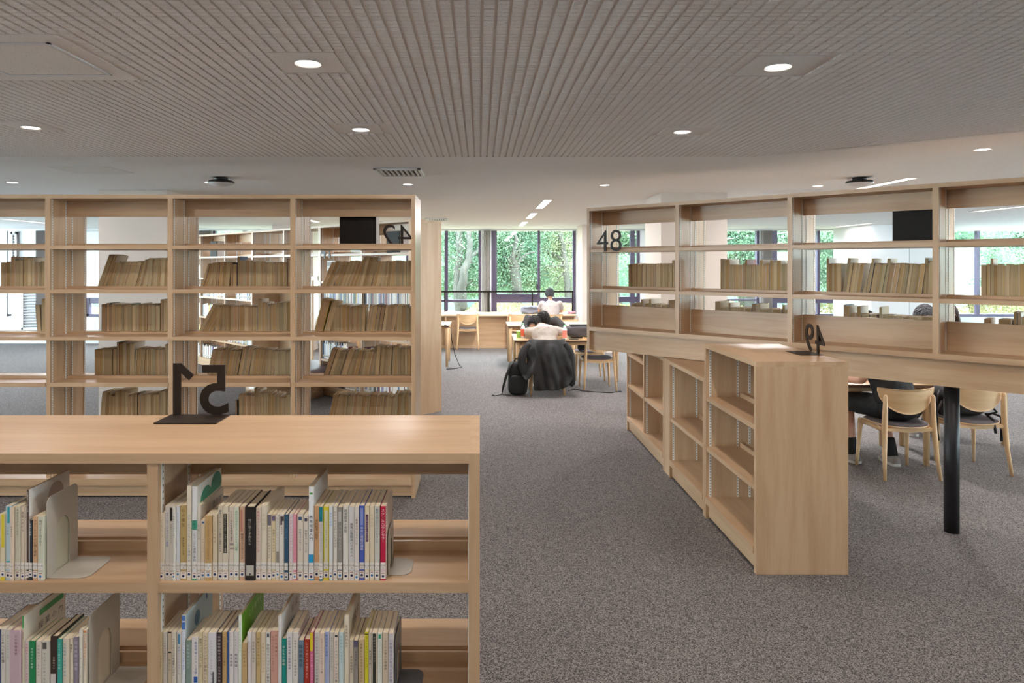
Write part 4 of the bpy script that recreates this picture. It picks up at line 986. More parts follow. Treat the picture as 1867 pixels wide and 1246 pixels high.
def tapered(b, p0, p1, r0, r1, flat=1): b.tube([p0, [(p0[i]+p1[i])/2 for i in range(3)], p1], [r0, (r0*.4+r1*.6)*1.05, r1], 12)
def chair_proto(loc, rotz, label):
    t = thing('wooden_chair', label, 'chair', loc, rotz, 'matching beech reading chairs')
    for s in (-1, 1):
        q = MB(); q.tube([(s*.222,-.215,0),(s*.208,-.188,.2),(s*.197,-.170,.40),(s*.192,-.168,.52),(s*.190,-.172,.66),(s*.190,-.173,.672)], [.013,.0165,.022,.020,.015,.008], 12); q.build('back_leg', CWZ, t, True)
        q = MB(); q.tube([(s*.215,.205,0),(s*.205,.192,.2),(s*.195,.180,.395),(s*.194,.178,.412)], [.012,.0155,.022,.017], 12); q.build('front_leg', CWZ, t, True)
        q = MB(); q.tube([(s*.195,-.165,.385),(s*.197,0,.392),(s*.194,.175,.39)], [.02,.017,.02], 8); q.build('side_rail', CWX, t, True)
    q = MB()
    for k in range(12):
        x0 = -.19+.38*k/12; x1 = x0+.38/12
        f = lambda x: (.372+.014*abs(x/.19), .408)
        a0, a1 = f(x0), f(x1)
        q.add([(x0,-.182,a0[0]),(x1,-.182,a1[0]),(x1,-.182,a1[1]),(x0,-.182,a0[1]),(x0,-.158,a0[0]),(x1,-.158,a1[0]),(x1,-.158,a1[1]),(x0,-.158,a0[1])],
              [(0,1,2,3),(7,6,5,4),(3,2,6,7),(0,4,5,1)])
    q.build('back_rail', CWX, t)
    q = MB(); q.box(-.185,.185,.165,.188,.37,.405); q.build('front_rail', CWX, t)
    # seat shell and cushion
    def outline(u):  # rounded seat outline
        c, s = math.cos(u), math.sin(u); e = .62
        x = .213*math.copysign(abs(c)**e, c); y = .198*math.copysign(abs(s)**e, s)
        return x*(1+.06*(y/.2)), y
    n = 40
    def seatz(x, y): return .418 + .018*(x/.2)**2 - .01*(1-(y/.2)**2)
    q = MB(); vs = []; fs = []
    for rr_ in (0.001,.35,.7,.92,1):
        for k in range(n):
            x, y = outline(2*math.pi*k/n); x *= rr_; y *= rr_; vs.append((x,y,seatz(x,y)))
    m0 = len(vs)
    for k in range(n):
        x, y = outline(2*math.pi*k/n); vs.append((x*.99,y*.99,seatz(x,y)-.012))
    for k in range(n):
        x, y = outline(2*math.pi*k/n); vs.append((x*.3,y*.3,.402))
    for j in range(6):
        for k in range(n): fs.append((j*n+k,j*n+(k+1)%n,(j+1)*n+(k+1)%n,(j+1)*n+k))
    q.add(vs, fs); q.build('seat_shell', CWX, t, True)
    q = MB(); vs = []; fs = []
    for rr_, dz in ((0.001,.03),(.4,.029),(.75,.025),(.9,.018),(.965,.008),(.975,.001)):
        for k in range(n):
            x, y = outline(2*math.pi*k/n); x *= rr_; y *= rr_; vs.append((x,y,seatz(x,y)+dz))
    for j in range(5):
        for k in range(n): fs.append((j*n+k,j*n+(k+1)%n,(j+1)*n+(k+1)%n,(j+1)*n+k))
    q.add(vs, fs); q.build('seat_cushion', M['seat_cloth'], t, True)
    # curved D-shaped backrest
    nu, nv = 24, 10; q = MB(); front = []; back = []
    for i in range(nu+1):
        u = -1+2*i/nu; x = .228*u
        top = .715+.012*abs(u)**2; bot = top - (.028+.172*max(0,(1-abs(u)**2.2))**.62)
        for j in range(nv+1):
            v = j/nv; z = bot+(top-bot)*v
            y = -.185+.072*u*u - .012*(z-.62)/.1
            front.append((x,y+.006,z)); back.append((x,y-.006,z))
    N = len(front); fs = []
    for i in range(nu):
        for j in range(nv):
            a = i*(nv+1)+j; fs.append((a,a+nv+1,a+nv+2,a+1)[::-1]); fs.append(tuple(N+x for x in (a,a+nv+1,a+nv+2,a+1)))
    for i in range(nu):
        a = i*(nv+1); fs.append((a,N+a,N+a+nv+1,a+nv+1)); a += nv; fs.append((a,a+nv+1,N+a+nv+1,N+a))
    for j in range(nv):
        fs.append((j,j+1,N+j+1,N+j)); a = nu*(nv+1)+j; fs.append((a,N+a,N+a+1,a+1))
    q.add(front+back, fs); q.build('backrest', CWX, t, True)
    return t
ch0 = chair_proto((3.435,5.655,0), 0, 'beech chair the student in black shorts is sitting on')
def chair(x, y, rz, label): return copy_tree(ch0, (x,y,0), R(rz), label)
chair(4.085,5.765,0,'beech chair right of the black post with a black bag on its seat')
chair(.89,9.21,0,'beech chair almost covered by a dark jacket in the aisle')
chair(.93,10.5,180,'beech chair of the student in the dark hoodie with head down')
chair(1.63,9.53,2,'empty beech chair nearest the raised bookcase end at the sleeping students\' table')
chair(1.63,10.33,180,'beech chair across the same table, bag hanging behind its seat')
chair(1.15,11.38,0,'beech chair pulled up to the near side of the second table')
chair(-.245,14.0,0,'beech chair alone at the window counter on the left')
chair(.80,14.0,0,'empty beech chair at the window counter behind the left end of the table')
chair(1.45,13.98,0,'beech chair of the person in white at the window counter')
chair(-1.0,11.35,0,'beech chair at the table behind the tall wooden end panel')
chair(3.40,6.95,180,'beech chair on the far side of the black-shorts student\'s table')
chair(4.45,7.02,180,'beech chair of the grey-haired person seen over the third bay books')
chair(5.55,8.1,150,'beech chair of the long-haired person at the far right')
chair(1.55,12.35,180,'beech chair on the window side of the second table')

# ------------------------------------------------------------------ people
def skin_obj(name, m, parent, joints, bones, root=0, sub=2, smooth=.0):
    me = bpy.data.meshes.new(name)
    keys = list(joints); idx = {k: i for i, k in enumerate(keys)}
    me.from_pydata([joints[k][:3] for k in keys], [(idx[a], idx[c]) for a, c in bones], [])
    bm = bmesh.new(); bm.from_mesh(me); lay = bm.verts.layers.skin.verify(); bm.verts.ensure_lookup_table()
    for i, k in enumerate(keys):
        j = joints[k]; bm.verts[i][lay].radius = (j[3], j[4] if len(j) > 4 else j[3])
    bm.verts[idx[root] if root in idx else 0][lay].use_root = True
    bm.to_mesh(me); bm.free()
    def mods(o):
        s = o.modifiers.new('s','SKIN'); s.use_smooth_shade = True; s.branch_smoothing = .6
        u = o.modifiers.new('u','SUBSURF'); u.levels = sub; u.render_levels = sub
    out = obj_to_mesh(me, mods); out.name = name; out.materials.clear(); out.materials.append(m)
    out.polygons.foreach_set('use_smooth', [True]*len(out.polygons))
    return link(name, out, parent)
def bone_chain(*ks): return list(zip(ks, ks[1:]))
def head(parent, c, face, m_skin, m_hair, r=.098, hair_len=.0, pitch=0):
    """face: yaw in degrees of the looking direction (0 = +Y); pitch forward"""
    H_ = thing('x','x','x'); bpy.data.objects.remove(H_)
    Rm = Matrix.Rotation(R(face),3,'Z') @ Matrix.Rotation(-R(pitch),3,'X'); c = Vector(c)
    q = MB(); nu, nv = 24, 18; vs = []; fs = []
    for j in range(nv+1):
        t = math.pi*j/nv
        for k in range(nu):
            a = 2*math.pi*k/nu; x, y, z = math.sin(t)*math.cos(a), math.sin(t)*math.sin(a), math.cos(t)
            jaw = 1-.28*max(0,-z)**1.2; X, Y, Z = x*r*.80*jaw, y*r*(1.0 if y < 0 else .98)*jaw, z*r*1.18
            if y > .75 and abs(x) < .3: 
                if -.42 < z < .05: Y += .017*(1-abs(x)/.3)*(1-abs(z+.2)/.25 if abs(z+.2)<.25 else 0)   # nose
                if -.75 < z < -.5: Y += .006*(1-abs(x)/.3)
            if y > .6 and .05 < z < .3 and .2 < abs(x) < .55: Y -= .006
            vs.append(c + Rm @ Vector((X,Y,Z)))
    for j in range(nv):
        for k in range(nu): fs.append((j*nu+k,(j+1)*nu+k,(j+1)*nu+(k+1)%nu,j*nu+(k+1)%nu))
    q.add(vs, fs)
    for s in (-1,1):
        q.ball(c + Rm @ Vector((s*r*.80,-.005,-.012)), (.009,.018,.030), 10, 8, 0, Rm)
    f = q.build('head', m_skin, parent, True)
    q = MB()
    for s in (-1,1): q.ball(c + Rm @ Vector((s*r*.33,r*.84,.01)), (.012,.006,.006), 8, 6, 0, Rm)
    q.build('eyes', M['paper'], f, True)
    q = MB(); q.ball(c + Rm @ Vector((0,r*.93,-.062)), (.022,.006,.006), 10, 6, 0, Rm); q.build('mouth', cmat('#a5574e'), f, True)
    # hair cap with small locks
    q = MB(); vs = []; fs = []; rn = random.Random(int(abs(c.x)*1000)); nu, nv = 40, 22
    for j in range(nv+1):
        t = math.pi*j/nv*.74
        for k in range(nu):
            a = 2*math.pi*k/nu; x, y, z = math.sin(t)*math.cos(a), math.sin(t)*math.sin(a), math.cos(t)
            lim = .18 if y > .35 else (-.05 if y > -.1 else -.72)
            zz = max(z, lim); g = 1+rn.uniform(-.02,.03)
            vs.append(c + Rm @ Vector((x*r*.90*g, (y*r*1.09-.004)*g, zz*r*1.30*g+.002)))
    for j in range(nv):
        for k in range(nu): fs.append((j*nu+k,(j+1)*nu+k,(j+1)*nu+(k+1)%nu,j*nu+(k+1)%nu))
    q.add(vs, fs)
    for k in range(420):
        t = math.acos(1-rn.random()*1.45); a = rn.uniform(0, 6.283); x, y, z = math.sin(t)*math.cos(a), math.sin(t)*math.sin(a), math.cos(t)
        if y > .35 and z < .3: continue
        if y > -.1 and z < .05: continue
        p0 = Vector((x*r*.89, y*r*1.07-.004, z*r*1.28)); nn = Vector((x,y,z)); dn = (Vector((rn.uniform(-.4,.4),rn.uniform(-.4,.4)-.2,-1))); dn = (dn-nn*dn.dot(nn)).normalized()
        q.tube([c+Rm@p0, c+Rm@(p0+dn*.016+nn*.006), c+Rm@(p0+dn*.034+nn*.002)], [.0065,.005,.001], 4)
    if hair_len:
        for k in range(9):
            a = -.9+1.8*k/8
            p0 = Vector((math.sin(a)*r*.8, -r*.8, .02)); q.tube([c+Rm@p0, c+Rm@(p0+Vector((0,-.03,-hair_len*.5))), c+Rm@(p0+Vector((0,-.01,-hair_len)))], [.022,.022,.006], 8)
    q.build('hair', m_hair, f, True)
    return f
def fingers(b_joints, b_bones, wrist, d, side, curl=.3, up=(0,0,1), tag_='h', r=.0085):
    """adds palm + 5 fingers to a joint dict; d = hand direction, side = direction of thumb"""
    w = Vector(wrist); d = Vector(d).normalized(); s = Vector(side).normalized(); u = Vector(up)
    palm = w + d*.05; b_joints[tag_+'p'] = (*palm, .026, .014)
    for k, (off, ln) in enumerate(((.028,.060),(.010,.070),(-.009,.066),(-.027,.052))):
        a = w + d*.085 + s*off; m_ = a + d*ln*.5 - u*ln*curl*.25; e = a + d*ln*(1-.15*curl) - u*ln*curl*.8
        for nme, pt, rr in (('a',a,r),('b',m_,r*.92),('c',e,r*.75)): b_joints['%s%d%s' % (tag_,k,nme)] = (*pt, rr)
        b_bones += [(tag_+'p','%s%da' % (tag_,k)),('%s%da' % (tag_,k),'%s%db' % (tag_,k)),('%s%db' % (tag_,k),'%s%dc' % (tag_,k))]
    a = w + d*.03 + s*.032; e = w + d*.07 + s*.055 - u*.01
    b_joints[tag_+'ta'] = (*a, r*1.15); b_joints[tag_+'tb'] = (*e, r*.85); b_bones += [(tag_+'p',tag_+'ta'),(tag_+'ta',tag_+'tb')]

def person(label, J, m_top, m_leg, hd, arms_skin=('l','r'), shorts=False, shoes=None, hands=True, sleeve=.55, group=None, hair=None, hair_len=0, long_sleeve=False, hood=False):
    """J: joints in world space: pelvis,waist,chest,neck,(l/r)sh,el,wr,hip,kn,an,toe"""
    p = J['pelvis']; t = thing('person', label, 'person', (p[0],p[1],0)); o = Vector((p[0],p[1],0))
    g = {k: (v[0]-o.x, v[1]-o.y, v[2]) for k, v in J.items()}
    jo, bo = {}, []
    def put(k, r, r2=None): jo[k] = (*g[k], r) if r2 is None else (*g[k], r, r2)
    put('pelvis',.13,.11); put('waist',.115,.09); put('chest',.11,.075); put('neck',.052)
    hc = Vector(hd['c']) - o; nk = Vector(g['neck']); up = nk.lerp(hc, .45); jo['nt'] = (*up, .046)
    bo += bone_chain('pelvis','waist','chest','neck','nt')
    for s in 'lr':
        put(s+'sh',.045); put(s+'el',.042); put(s+'wr',.027); bo += bone_chain('chest',s+'sh',s+'el',s+'wr')
        put(s+'hip',.088); put(s+'kn',.058); put(s+'an',.038); bo += bone_chain('pelvis',s+'hip',s+'kn',s+'an')
        cf = Vector(g[s+'kn']).lerp(Vector(g[s+'an']), .3); jo[s+'cf'] = (*cf, .056)
        bo.remove((s+'kn',s+'an')); bo += bone_chain(s+'kn',s+'cf',s+'an'); put(s+'toe',.03); bo.append((s+'an',s+'toe'))
        if hands:
            e, w = Vector(g[s+'el']), Vector(g[s+'wr']); d = (w-e); d.z *= .3
            sd = d.cross(Vector((0,0,1))); sd = sd if s == 'l' else -sd
            bo.append((s+'wr', s+'hp')); fingers(jo, bo, w, d, sd, .35, tag_=s+'h')
    body = skin_obj('body', M['skin'], t, jo, bo, 'pelvis', 2)
    # top: lofted torso with sleeves, fused into one surface
    sv = (Vector(g['rsh'])-Vector(g['lsh'])).normalized()
    hem = Vector(g['pelvis']).lerp(Vector(g['waist']), .1); ch = Vector(g['chest']); shm = (Vector(g['lsh'])+Vector(g['rsh']))/2
    b_ = MB(); half = (Vector(g['rsh'])-Vector(g['lsh'])).length/2
    spine = [(hem,.165,.125),(Vector(g['waist']),.165,.125),(ch.lerp(Vector(g['waist']),.4),.18,.125),(ch,half*1.0,.125),(ch.lerp(shm,.7),half*1.02,.105),(shm.lerp(nk,.35),half*.72,.085),(nk.lerp(shm,.15),.065,.062),(nk,.055,.055)]
    rings = []; n = 28
    for i_, (c_, w_, d_) in enumerate(spine):
        a_ = spine[max(0,i_-1)][0]; e_ = spine[min(len(spine)-1,i_+1)][0]; ax_ = (e_-a_).normalized(); dv = ax_.cross(sv).normalized()
        rings.append([c_ + sv*w_*math.cos(2*math.pi*k/n) + dv*d_*math.sin(2*math.pi*k/n) for k in range(n)])
    vs = [v for r_ in rings for v in r_]; fs = [(i_*n+k, i_*n+(k+1)%n, (i_+1)*n+(k+1)%n, (i_+1)*n+k) for i_ in range(len(rings)-1) for k in range(n)]
    fs += [tuple(range(n))[::-1], tuple((len(rings)-1)*n+k for k in range(n))]
    b_.add(vs, fs)
    for s in 'lr':
        e = Vector(g[s+'el']); sh = Vector(g[s+'sh']); inn = sh.lerp(ch, .25)
        b_.ball(sh-Vector((0,0,.012)), .064, 14, 10)
        if long_sleeve:
            cu = e.lerp(Vector(g[s+'wr']), .9); b_.tube([inn, sh, sh.lerp(e,.5), e], [.07,.078,.066,.058], 14); b_.ball(e,.058,12,8); b_.tube([e, cu], [.058,.044], 14)
        else:
            cu = sh.lerp(e, sleeve+.12); b_.tube([inn, sh-Vector((0,0,.01)), sh.lerp(cu,.5), cu], [.066,.060,.060,.066], 14)
    def fuse(mb, name, m_, vox=.011, it=5, folds=.012, fs_=.07):
        me_ = mb.mesh(name)
        tx = bpy.data.textures.new('folds','CLOUDS'); tx.noise_scale = fs_; tx.noise_depth = 2
        def mods(o_):
            r_ = o_.modifiers.new('r','REMESH'); r_.mode = 'VOXEL'; r_.voxel_size = vox; r_.use_smooth_shade = True
            sm = o_.modifiers.new('s','SMOOTH'); sm.iterations = it; sm.factor = .6
            if folds:
                d_ = o_.modifiers.new('d','DISPLACE'); d_.texture = tx; d_.strength = folds; d_.mid_level = .5
        out = obj_to_mesh(me_, mods); out.materials.clear(); out.materials.append(m_); out.polygons.foreach_set('use_smooth', [True]*len(out.polygons))
        return link(name, out, t)
    fuse(b_, 'top', m_top, folds=.018)
    b_ = MB(); pv = Vector(g['pelvis']); b_.ball(pv, (.165,.15,.12), 18, 12)
    for s in 'lr':
        k_ = Vector(g[s+'kn']); h_ = Vector(g[s+'hip']); e = h_.lerp(k_, .93) if shorts else k_
        b_.tube([h_, h_.lerp(e,.5), e], [.105,.098,.092 if shorts else .07], 16)
        if not shorts:
            a = Vector(g[s+'an']); b_.ball(k_, .07, 12, 8); b_.tube([k_, k_.lerp(a,.45), k_.lerp(a,.97)], [.07,.062,.055], 14)
    fuse(b_, 'shorts' if shorts else 'trousers', m_leg, folds=.016)
    for s in 'lr':
        a, to = Vector(g[s+'an']), Vector(g[s+'toe']); d = (to-a); d.z = 0; d.normalize(); sd = Vector((-d.y,d.x,0))
        def P(x, y, z): return tuple(Vector((a.x,a.y,0)) + d*y + sd*x + Vector((0,0,z)))
        # sole + upper
        prof = [(-.075,.030),(-.06,.038),(-.02,.040),(.04,.040),(.10,.047),(.15,.044),(.18,.028),(.19,.008)]
        q = MB(); L_ = [P(-w_,y_,0.0) for y_,w_ in prof]; Rr = [P(w_,y_,0.0) for y_,w_ in prof][::-1]; ring = L_+Rr; n = len(ring)
        ring2 = [(v[0],v[1],.022) for v in ring]
        q.add(ring+ring2, [tuple(range(n)), tuple(range(n,2*n))[::-1]]+[(k,k+n,(k+1)%n+n,(k+1)%n) for k in range(n)]); so = q.build('sole', M['sole'], t)
        hts = [.075,.082,.085,.075,.055,.045,.036,.026]
        q = MB(); rows = []
        for (y_,w_), h_ in zip(prof, hts):
            rows.append([P(w_*.96*math.cos(math.pi*k/8), y_*.97, .02+(h_-.02)*math.sin(math.pi*k/8)**.7) for k in range(9)])
        vs = [v for r_ in rows for v in r_]; fs = []
        for i in range(len(rows)-1):
            for k in range(8): fs.append((i*9+k,i*9+k+1,(i+1)*9+k+1,(i+1)*9+k))
        fs += [tuple(range(9))[::-1], tuple(range((len(rows)-1)*9,len(rows)*9))]
        q.add(vs, fs); q.build('shoe', M['shoe'], t, True)
        q = MB(); k_ = Vector(g[s+'kn']); q.tube([tuple(a+Vector((0,0,-.03))), tuple(a.lerp(k_,.18)), tuple(a.lerp(k_,.26))], [.043,.044,.046], 14); q.build('sock', M['black_cloth'], t, True)
    head(t, tuple(hc), hd['yaw'], M['skin'], hair or M['hair'], hd.get('r',.1), hair_len, hd.get('pitch',0))
    return t
def seated(px, py, yaw, seat=.47, lean=.15, foot=0.44, spread=.1):
    """default seated joint set, facing yaw (0=+Y)"""
    c, s = math.cos(R(yaw)), math.sin(R(yaw))
    def w(x, y, z): return (px + x*c - y*s, py + x*s + y*c, z)
    J = {'pelvis': w(0,-.02,seat+.08), 'waist': w(0,lean*.35,seat+.24), 'chest': w(0,lean*.9,seat+.42), 'neck': w(0,lean*1.25,seat+.58)}
    for k, sg in (('l',-1),('r',1)):
        J[k+'sh'] = w(sg*.19,lean*1.1,seat+.50); J[k+'el'] = w(sg*.25,lean+.16,seat+.28); J[k+'wr'] = w(sg*.12,lean+.36,seat+.30)
        J[k+'hip'] = w(sg*.09,.03,seat+.06); J[k+'kn'] = w(sg*spread,.43,seat+.05); J[k+'an'] = w(sg*spread,foot,.08); J[k+'toe'] = w(sg*spread,foot+.14,.035)
    return J, w
# two students asleep on the near table
J, w = seated(.90,9.22,0,.46)
J.update(waist=(.895,9.36,.66), chest=(.885,9.44,.80), neck=(.84,9.57,.865), lsh=(.73,9.48,.80), rsh=(1.06,9.48,.815), lel=(.60,9.56,.765), rel=(1.16,9.52,.765), lwr=(.78,9.68,.745), rwr=(.98,9.72,.745))
person('student in pale grey t-shirt slumped forward over the table, back to us', J, M['grey_shirt'], M['jacket'], {'c':(.765,9.66,.885),'yaw':-20,'pitch':55,'r':.098}, hands=True)
J, w = seated(.93,10.5,180,.46)
J.update(waist=(.93,10.34,.66), chest=(.93,10.18,.82), neck=(.92,10.06,.88), lsh=(1.12,10.12,.89), rsh=(.71,10.14,.91), lel=(1.24,9.98,.77), rel=(.64,10.0,.775), lwr=(1.12,9.80,.745), rwr=(.80,9.86,.745))
person('student in charcoal hoodie with head down on the table, facing us', J, M['hoodie'], M['jacket'], {'c':(.915,9.93,.925),'yaw':180,'pitch':60,'r':.105}, long_sleeve=True)
J, w = seated(1.46,13.98,0,.46,.12)
J.update(chest=(1.45,14.08,.86), neck=(1.445,14.11,.98), lsh=(1.27,14.1,.93), rsh=(1.64,14.1,.93), lel=(1.22,14.18,.76), rel=(1.70,14.18,.76), lwr=(1.36,14.33,.745), rwr=(1.60,14.33,.745))
person('person in white t-shirt seated at the window counter, back to us', J, M['white_shirt'], M['jacket'], {'c':(1.44,14.16,1.115),'yaw':0,'pitch':25,'r':.098}, hair=M['grey_hair'])
J, w = seated(3.43,5.66,10,.47)
J.update(pelvis=(3.44,5.64,.55), waist=(3.42,5.70,.72), chest=(3.38,5.76,.90), neck=(3.35,5.82,1.05), lsh=(3.20,5.76,.98), rsh=(3.56,5.80,.98), lel=(3.20,5.72,.745), rel=(3.62,5.92,.78), lwr=(3.12,5.93,.735), rwr=(3.45,6.05,.735),
  lhip=(3.36,5.68,.53), lkn=(3.215,6.02,.53), lan=(3.235,5.965,.10), ltoe=(3.19,6.1,.03), rhip=(3.53,5.68,.53), rkn=(3.53,6.08,.53), ran=(3.545,5.89,.10), rtoe=(3.555,6.04,.03))
person('student in black t-shirt and black shorts sitting on a beech chair below the raised bookcase', J, M['black_cloth'], M['black_cloth'], {'c':(3.33,5.90,1.19),'yaw':10,'pitch':30,'r':.1}, shorts=True)
J, w = seated(4.45,7.02,180,.46,.1,foot=.0)
person('person with short grey-black hair reading across the far table, only the head showing', J, M['white_shirt'], M['jacket'], {'c':(4.45,6.86,1.19),'yaw':170,'pitch':25,'r':.1}, hair=M['grey_hair'])
J, w = seated(5.55,8.12,120,.46,.1)
person('long-haired person glimpsed over the lowest books at the far right', J, M['white_shirt'], M['jacket'], {'c':(5.48,8.05,1.16),'yaw':120,'pitch':15,'r':.1}, hair_len=.32, hair=mat('brown_hair',(.06,.035,.025),.5))

# ------------------------------------------------------------------ jacket over the chair
def cloth_grid(f, nu, nv, thick=.006):
    q = MB(); vs = [f(i/nu, j/nv) for i in range(nu+1) for j in range(nv+1)]
    fs = [(i*(nv+1)+j,(i+1)*(nv+1)+j,(i+1)*(nv+1)+j+1,i*(nv+1)+j+1) for i in range(nu) for j in range(nv)]
    q.add(vs, fs); return q
jk = thing('jacket', 'large charcoal jacket draped over the chair in the aisle', 'jacket', (.89,8.98,.72))
def jf(u, v):
    # v 0 top .. 1 bottom ; drapes over the backrest
    half = .23+.085*math.sin(min(1,v*1.25)*math.pi/2)+.02*math.sin(v*7+u*5) + (.02*math.sin(v*9))
    x = (u-.5)*2*half
    hem = .66 - .17*(abs(u-.5)*2)**2 + .03*math.sin(u*9) 
    if u < .22: hem = .46+.05*math.sin(u*20)
    z = -v*hem + .012
    fold = .026*math.sin(u*15+v*4+1.5*math.sin(v*5))*(.3+v) + .010*math.sin(u*37-v*9)*v
    y = -.012 - .05*math.sin(min(v*3,1)*math.pi/2) - .085*v + fold + .11*(2*(u-.5))**2*(1-.5*v)
    return (x, y, z)
q = cloth_grid(jf, 90, 54); o = q.build('body', M['jacket'], jk, True); tx_ = bpy.data.textures.new('cl','CLOUDS'); tx_.noise_scale = .10; dd_ = o.modifiers.new('d','DISPLACE'); dd_.texture = tx_; dd_.strength = .012; o.modifiers.new('s','SOLIDIFY').thickness = .006
def jf2(u, v):
    x = (u-.5)*2*(.235+.03*v); return (x, .02+.07*v+.11*(2*(u-.5))**2 + .01*math.sin(u*20), .014-.30*v)
q = cloth_grid(jf2, 30, 10); o = q.build('inside_flap', M['jacket'], jk, True); o.modifiers.new('s','SOLIDIFY').thickness = .006
for s, pts in ((-1, [(-.23,.03,-.02),(-.31,.0,-.12),(-.355,-.03,-.25),(-.33,-.05,-.36),(-.30,-.06,-.47)]), (1, [(.225,.05,-.02),(.285,.03,-.11),(.30,.0,-.24),(.315,-.02,-.42),(.31,-.03,-.60)])):
    q = MB(); q.tube(pts, [.035,.058,.060,.055,.050], 16)
    vs = []
    for k_, v_ in enumerate(q.v): vs.append((v_[0]+.008*math.sin(v_[2]*60+k_*.4), v_[1]*.7-.01+.006*math.sin(v_[2]*85), v_[2]))
    q.v = vs; o = q.build('sleeve', M['jacket'], jk, True); u_ = o.modifiers.new('u','SUBSURF'); u_.levels = 2; u_.render_levels = 2
    tx_ = bpy.data.textures.new('cl','CLOUDS'); tx_.noise_scale = .06; dd_ = o.modifiers.new('d','DISPLACE'); dd_.texture = tx_; dd_.strength = .014
# backpacks and bags
def soft_box(dx, dy, dz, seed, m, name, parent, loc, bul=.12, sub=3):
    me = bpy.data.meshes.new(name); bm = bmesh.new(); bmesh.ops.create_cube(bm, size=1)
    bmesh.ops.subdivide_edges(bm, edges=bm.edges[:], cuts=9, use_grid_fill=True)
    r = random.Random(seed)
    for v in bm.verts:
        x, y, z = v.co*2
        k = 1/ (abs(x)**5+abs(y)**5+abs(z)**5)**.2
        n = 1 + bul*.35*math.sin(5*x+seed)*math.cos(4*z+seed*2) + r.uniform(-.012,.012)
        v.co = Vector((x*k*dx/2*n, y*k*dy/2*n, z*k*dz/2*(1+bul*.2*math.sin(4*x+seed))))
    for f in bm.faces: f.smooth = True
    bm.to_mesh(me); bm.free(); me.materials.append(m)
    return link(name, me, parent, loc)
bp = thing('backpack', 'black square backpack standing on the carpet left of the jacket-covered chair', 'backpack', (.50,9.06,0))
soft_box(.26,.19,.43,3,M['black_cloth'],'body',bp,(0,0,.222),.05)
soft_box(.20,.06,.24,5,M['black_cloth'],'front_pocket',bp,(0,-.105,.15),.05)
q = MB(); q.tube([(-.06,-.06,.43),(-.10,-.10,.40),(-.16,-.13,.26),(-.20,-.15,.12),(-.215,-.15,.03),(-.10,-.14,.015)], [.013,.018,.018,.014,.007,.007], 8)
q.tube([(-.21,-.15,.03),(-.30,-.15,.012),(-.34,-.14,.02)], [.006,.006,.010], 8); q.build('shoulder_strap', M['black_cloth'], bp, True)
q = MB(); q.tube([(-.05,0,.43),(-.03,0,.475),(.03,0,.475),(.05,0,.43)], .01, 8); q.build('carry_handle', M['black_cloth'], bp, True)
b2 = thing('shoulder_bag', 'dark grey-brown bag lying on the sleeping students\' table', 'bag', (1.42,9.62,.70))
soft_box(.50,.26,.17,8,mat('bag_taupe',(.055,.048,.05),.75),'body',b2,(.05,0,.085),.1)
q = MB(); q.tube([(-.18,-.05,.12),(-.22,-.13,.07),(-.05,-.16,.03)], .009, 8); q.box(-.16,.14,-.1,.08,.165,.178); q.build('flap', M['black_cloth'], b2)
b3 = thing('backpack', 'grey rucksack lying on the window counter beside the person in white', 'backpack', (1.06,14.30,.70))
soft_box(.42,.24,.16,2,M['grey_bag'],'body',b3,(0,0,.082),.25)
q = MB(); q.tube([(-.15,-.1,.12),(0,-.14,.15),(.16,-.1,.10),(.20,-.05,.05)], .014, 8); q.build('strap', M['grey_bag'], b3, True)
b4 = thing('backpack', 'black strapped bag sitting on the empty chair at the far right', 'backpack', (4.06,5.80,.452))
soft_box(.34,.24,.25,6,M['black_cloth'],'body',b4,(-.01,.01,.125),.2)
q = MB()
for p_ in ([(.10,-.10,.10),(.16,-.15,.09),(.19,-.16,.05),(.13,-.15,.03)],[(.13,-.12,.03),(.135,-.20,-.01),(.135,-.225,-.11)],[(.20,-.10,.03),(.26,-.12,.0),(.262,-.12,-.20)],[(-.18,-.05,.12),(-.26,-.1,.05),(-.262,-.1,-.10),(-.24,-.09,-.2)],[(-.17,0,.2),(-.23,-.05,.13),(-.22,-.08,.02)]):
    q = MB(); q.tube(p_, .011, 6); q.build('strap', M['black_cloth'], b4, True)
b5 = thing('hanging_bag', 'small black bag hanging behind the chair across the sleeping students\' table', 'bag', (1.52,10.10,.44))
soft_box(.16,.10,.24,4,M['black_cloth'],'body',b5,(0,.03,.13),.15)
# bottles
M['clear'] = mat('bottle_pet', (.75,.82,.80), .12); M['juice'] = mat('label_pink', srgb('#e0705a'), .35)
def bottle(x, y, lc, label, h=.20):
    t = thing('drink_bottle', label, 'bottle', (x,y,.70))
    b = MB(); b.lathe([(.001,.001),(.030,.001),(.032,.01),(.032,h*.64),(.026,h*.76),(.013,h*.9),(.013,h*.94)], 20); b.build('bottle_body', M['clear'], t, True)
    b = MB(); b.lathe([(.0325,.02),(.0328,h*.62)], 20); b.build('wrap_label', cmat(lc), t, True)
    b = MB(); b.lathe([(.0145,h*.92),(.0145,h),(.001,h)], 16); b.build('cap', cmat('#6fae86'), t, True)
bottle(1.155,9.34,'#e58a7c','clear bottle with pink wrap standing in front of the dark bag')
bottle(.60,9.55,'#c95a40','bottle with red-orange drink left of the sleeping students')
q = MB(); q.box(-.03,.03,-.04,.04,0,.09); tag(q.build('drink_carton', cmat('#8fb85a'), bevel=.004, loc=(.545,9.62,.70)), 'small green drink carton beside the red-orange bottle', 'carton')
q = MB(); q.box(-.06,.06,-.03,.03,0,.009); tag(q.build('smartphone', M['black_metal'], bevel=.003, loc=(1.28,9.34,.70)), 'black phone lying on the table edge near the pink bottle', 'phone')
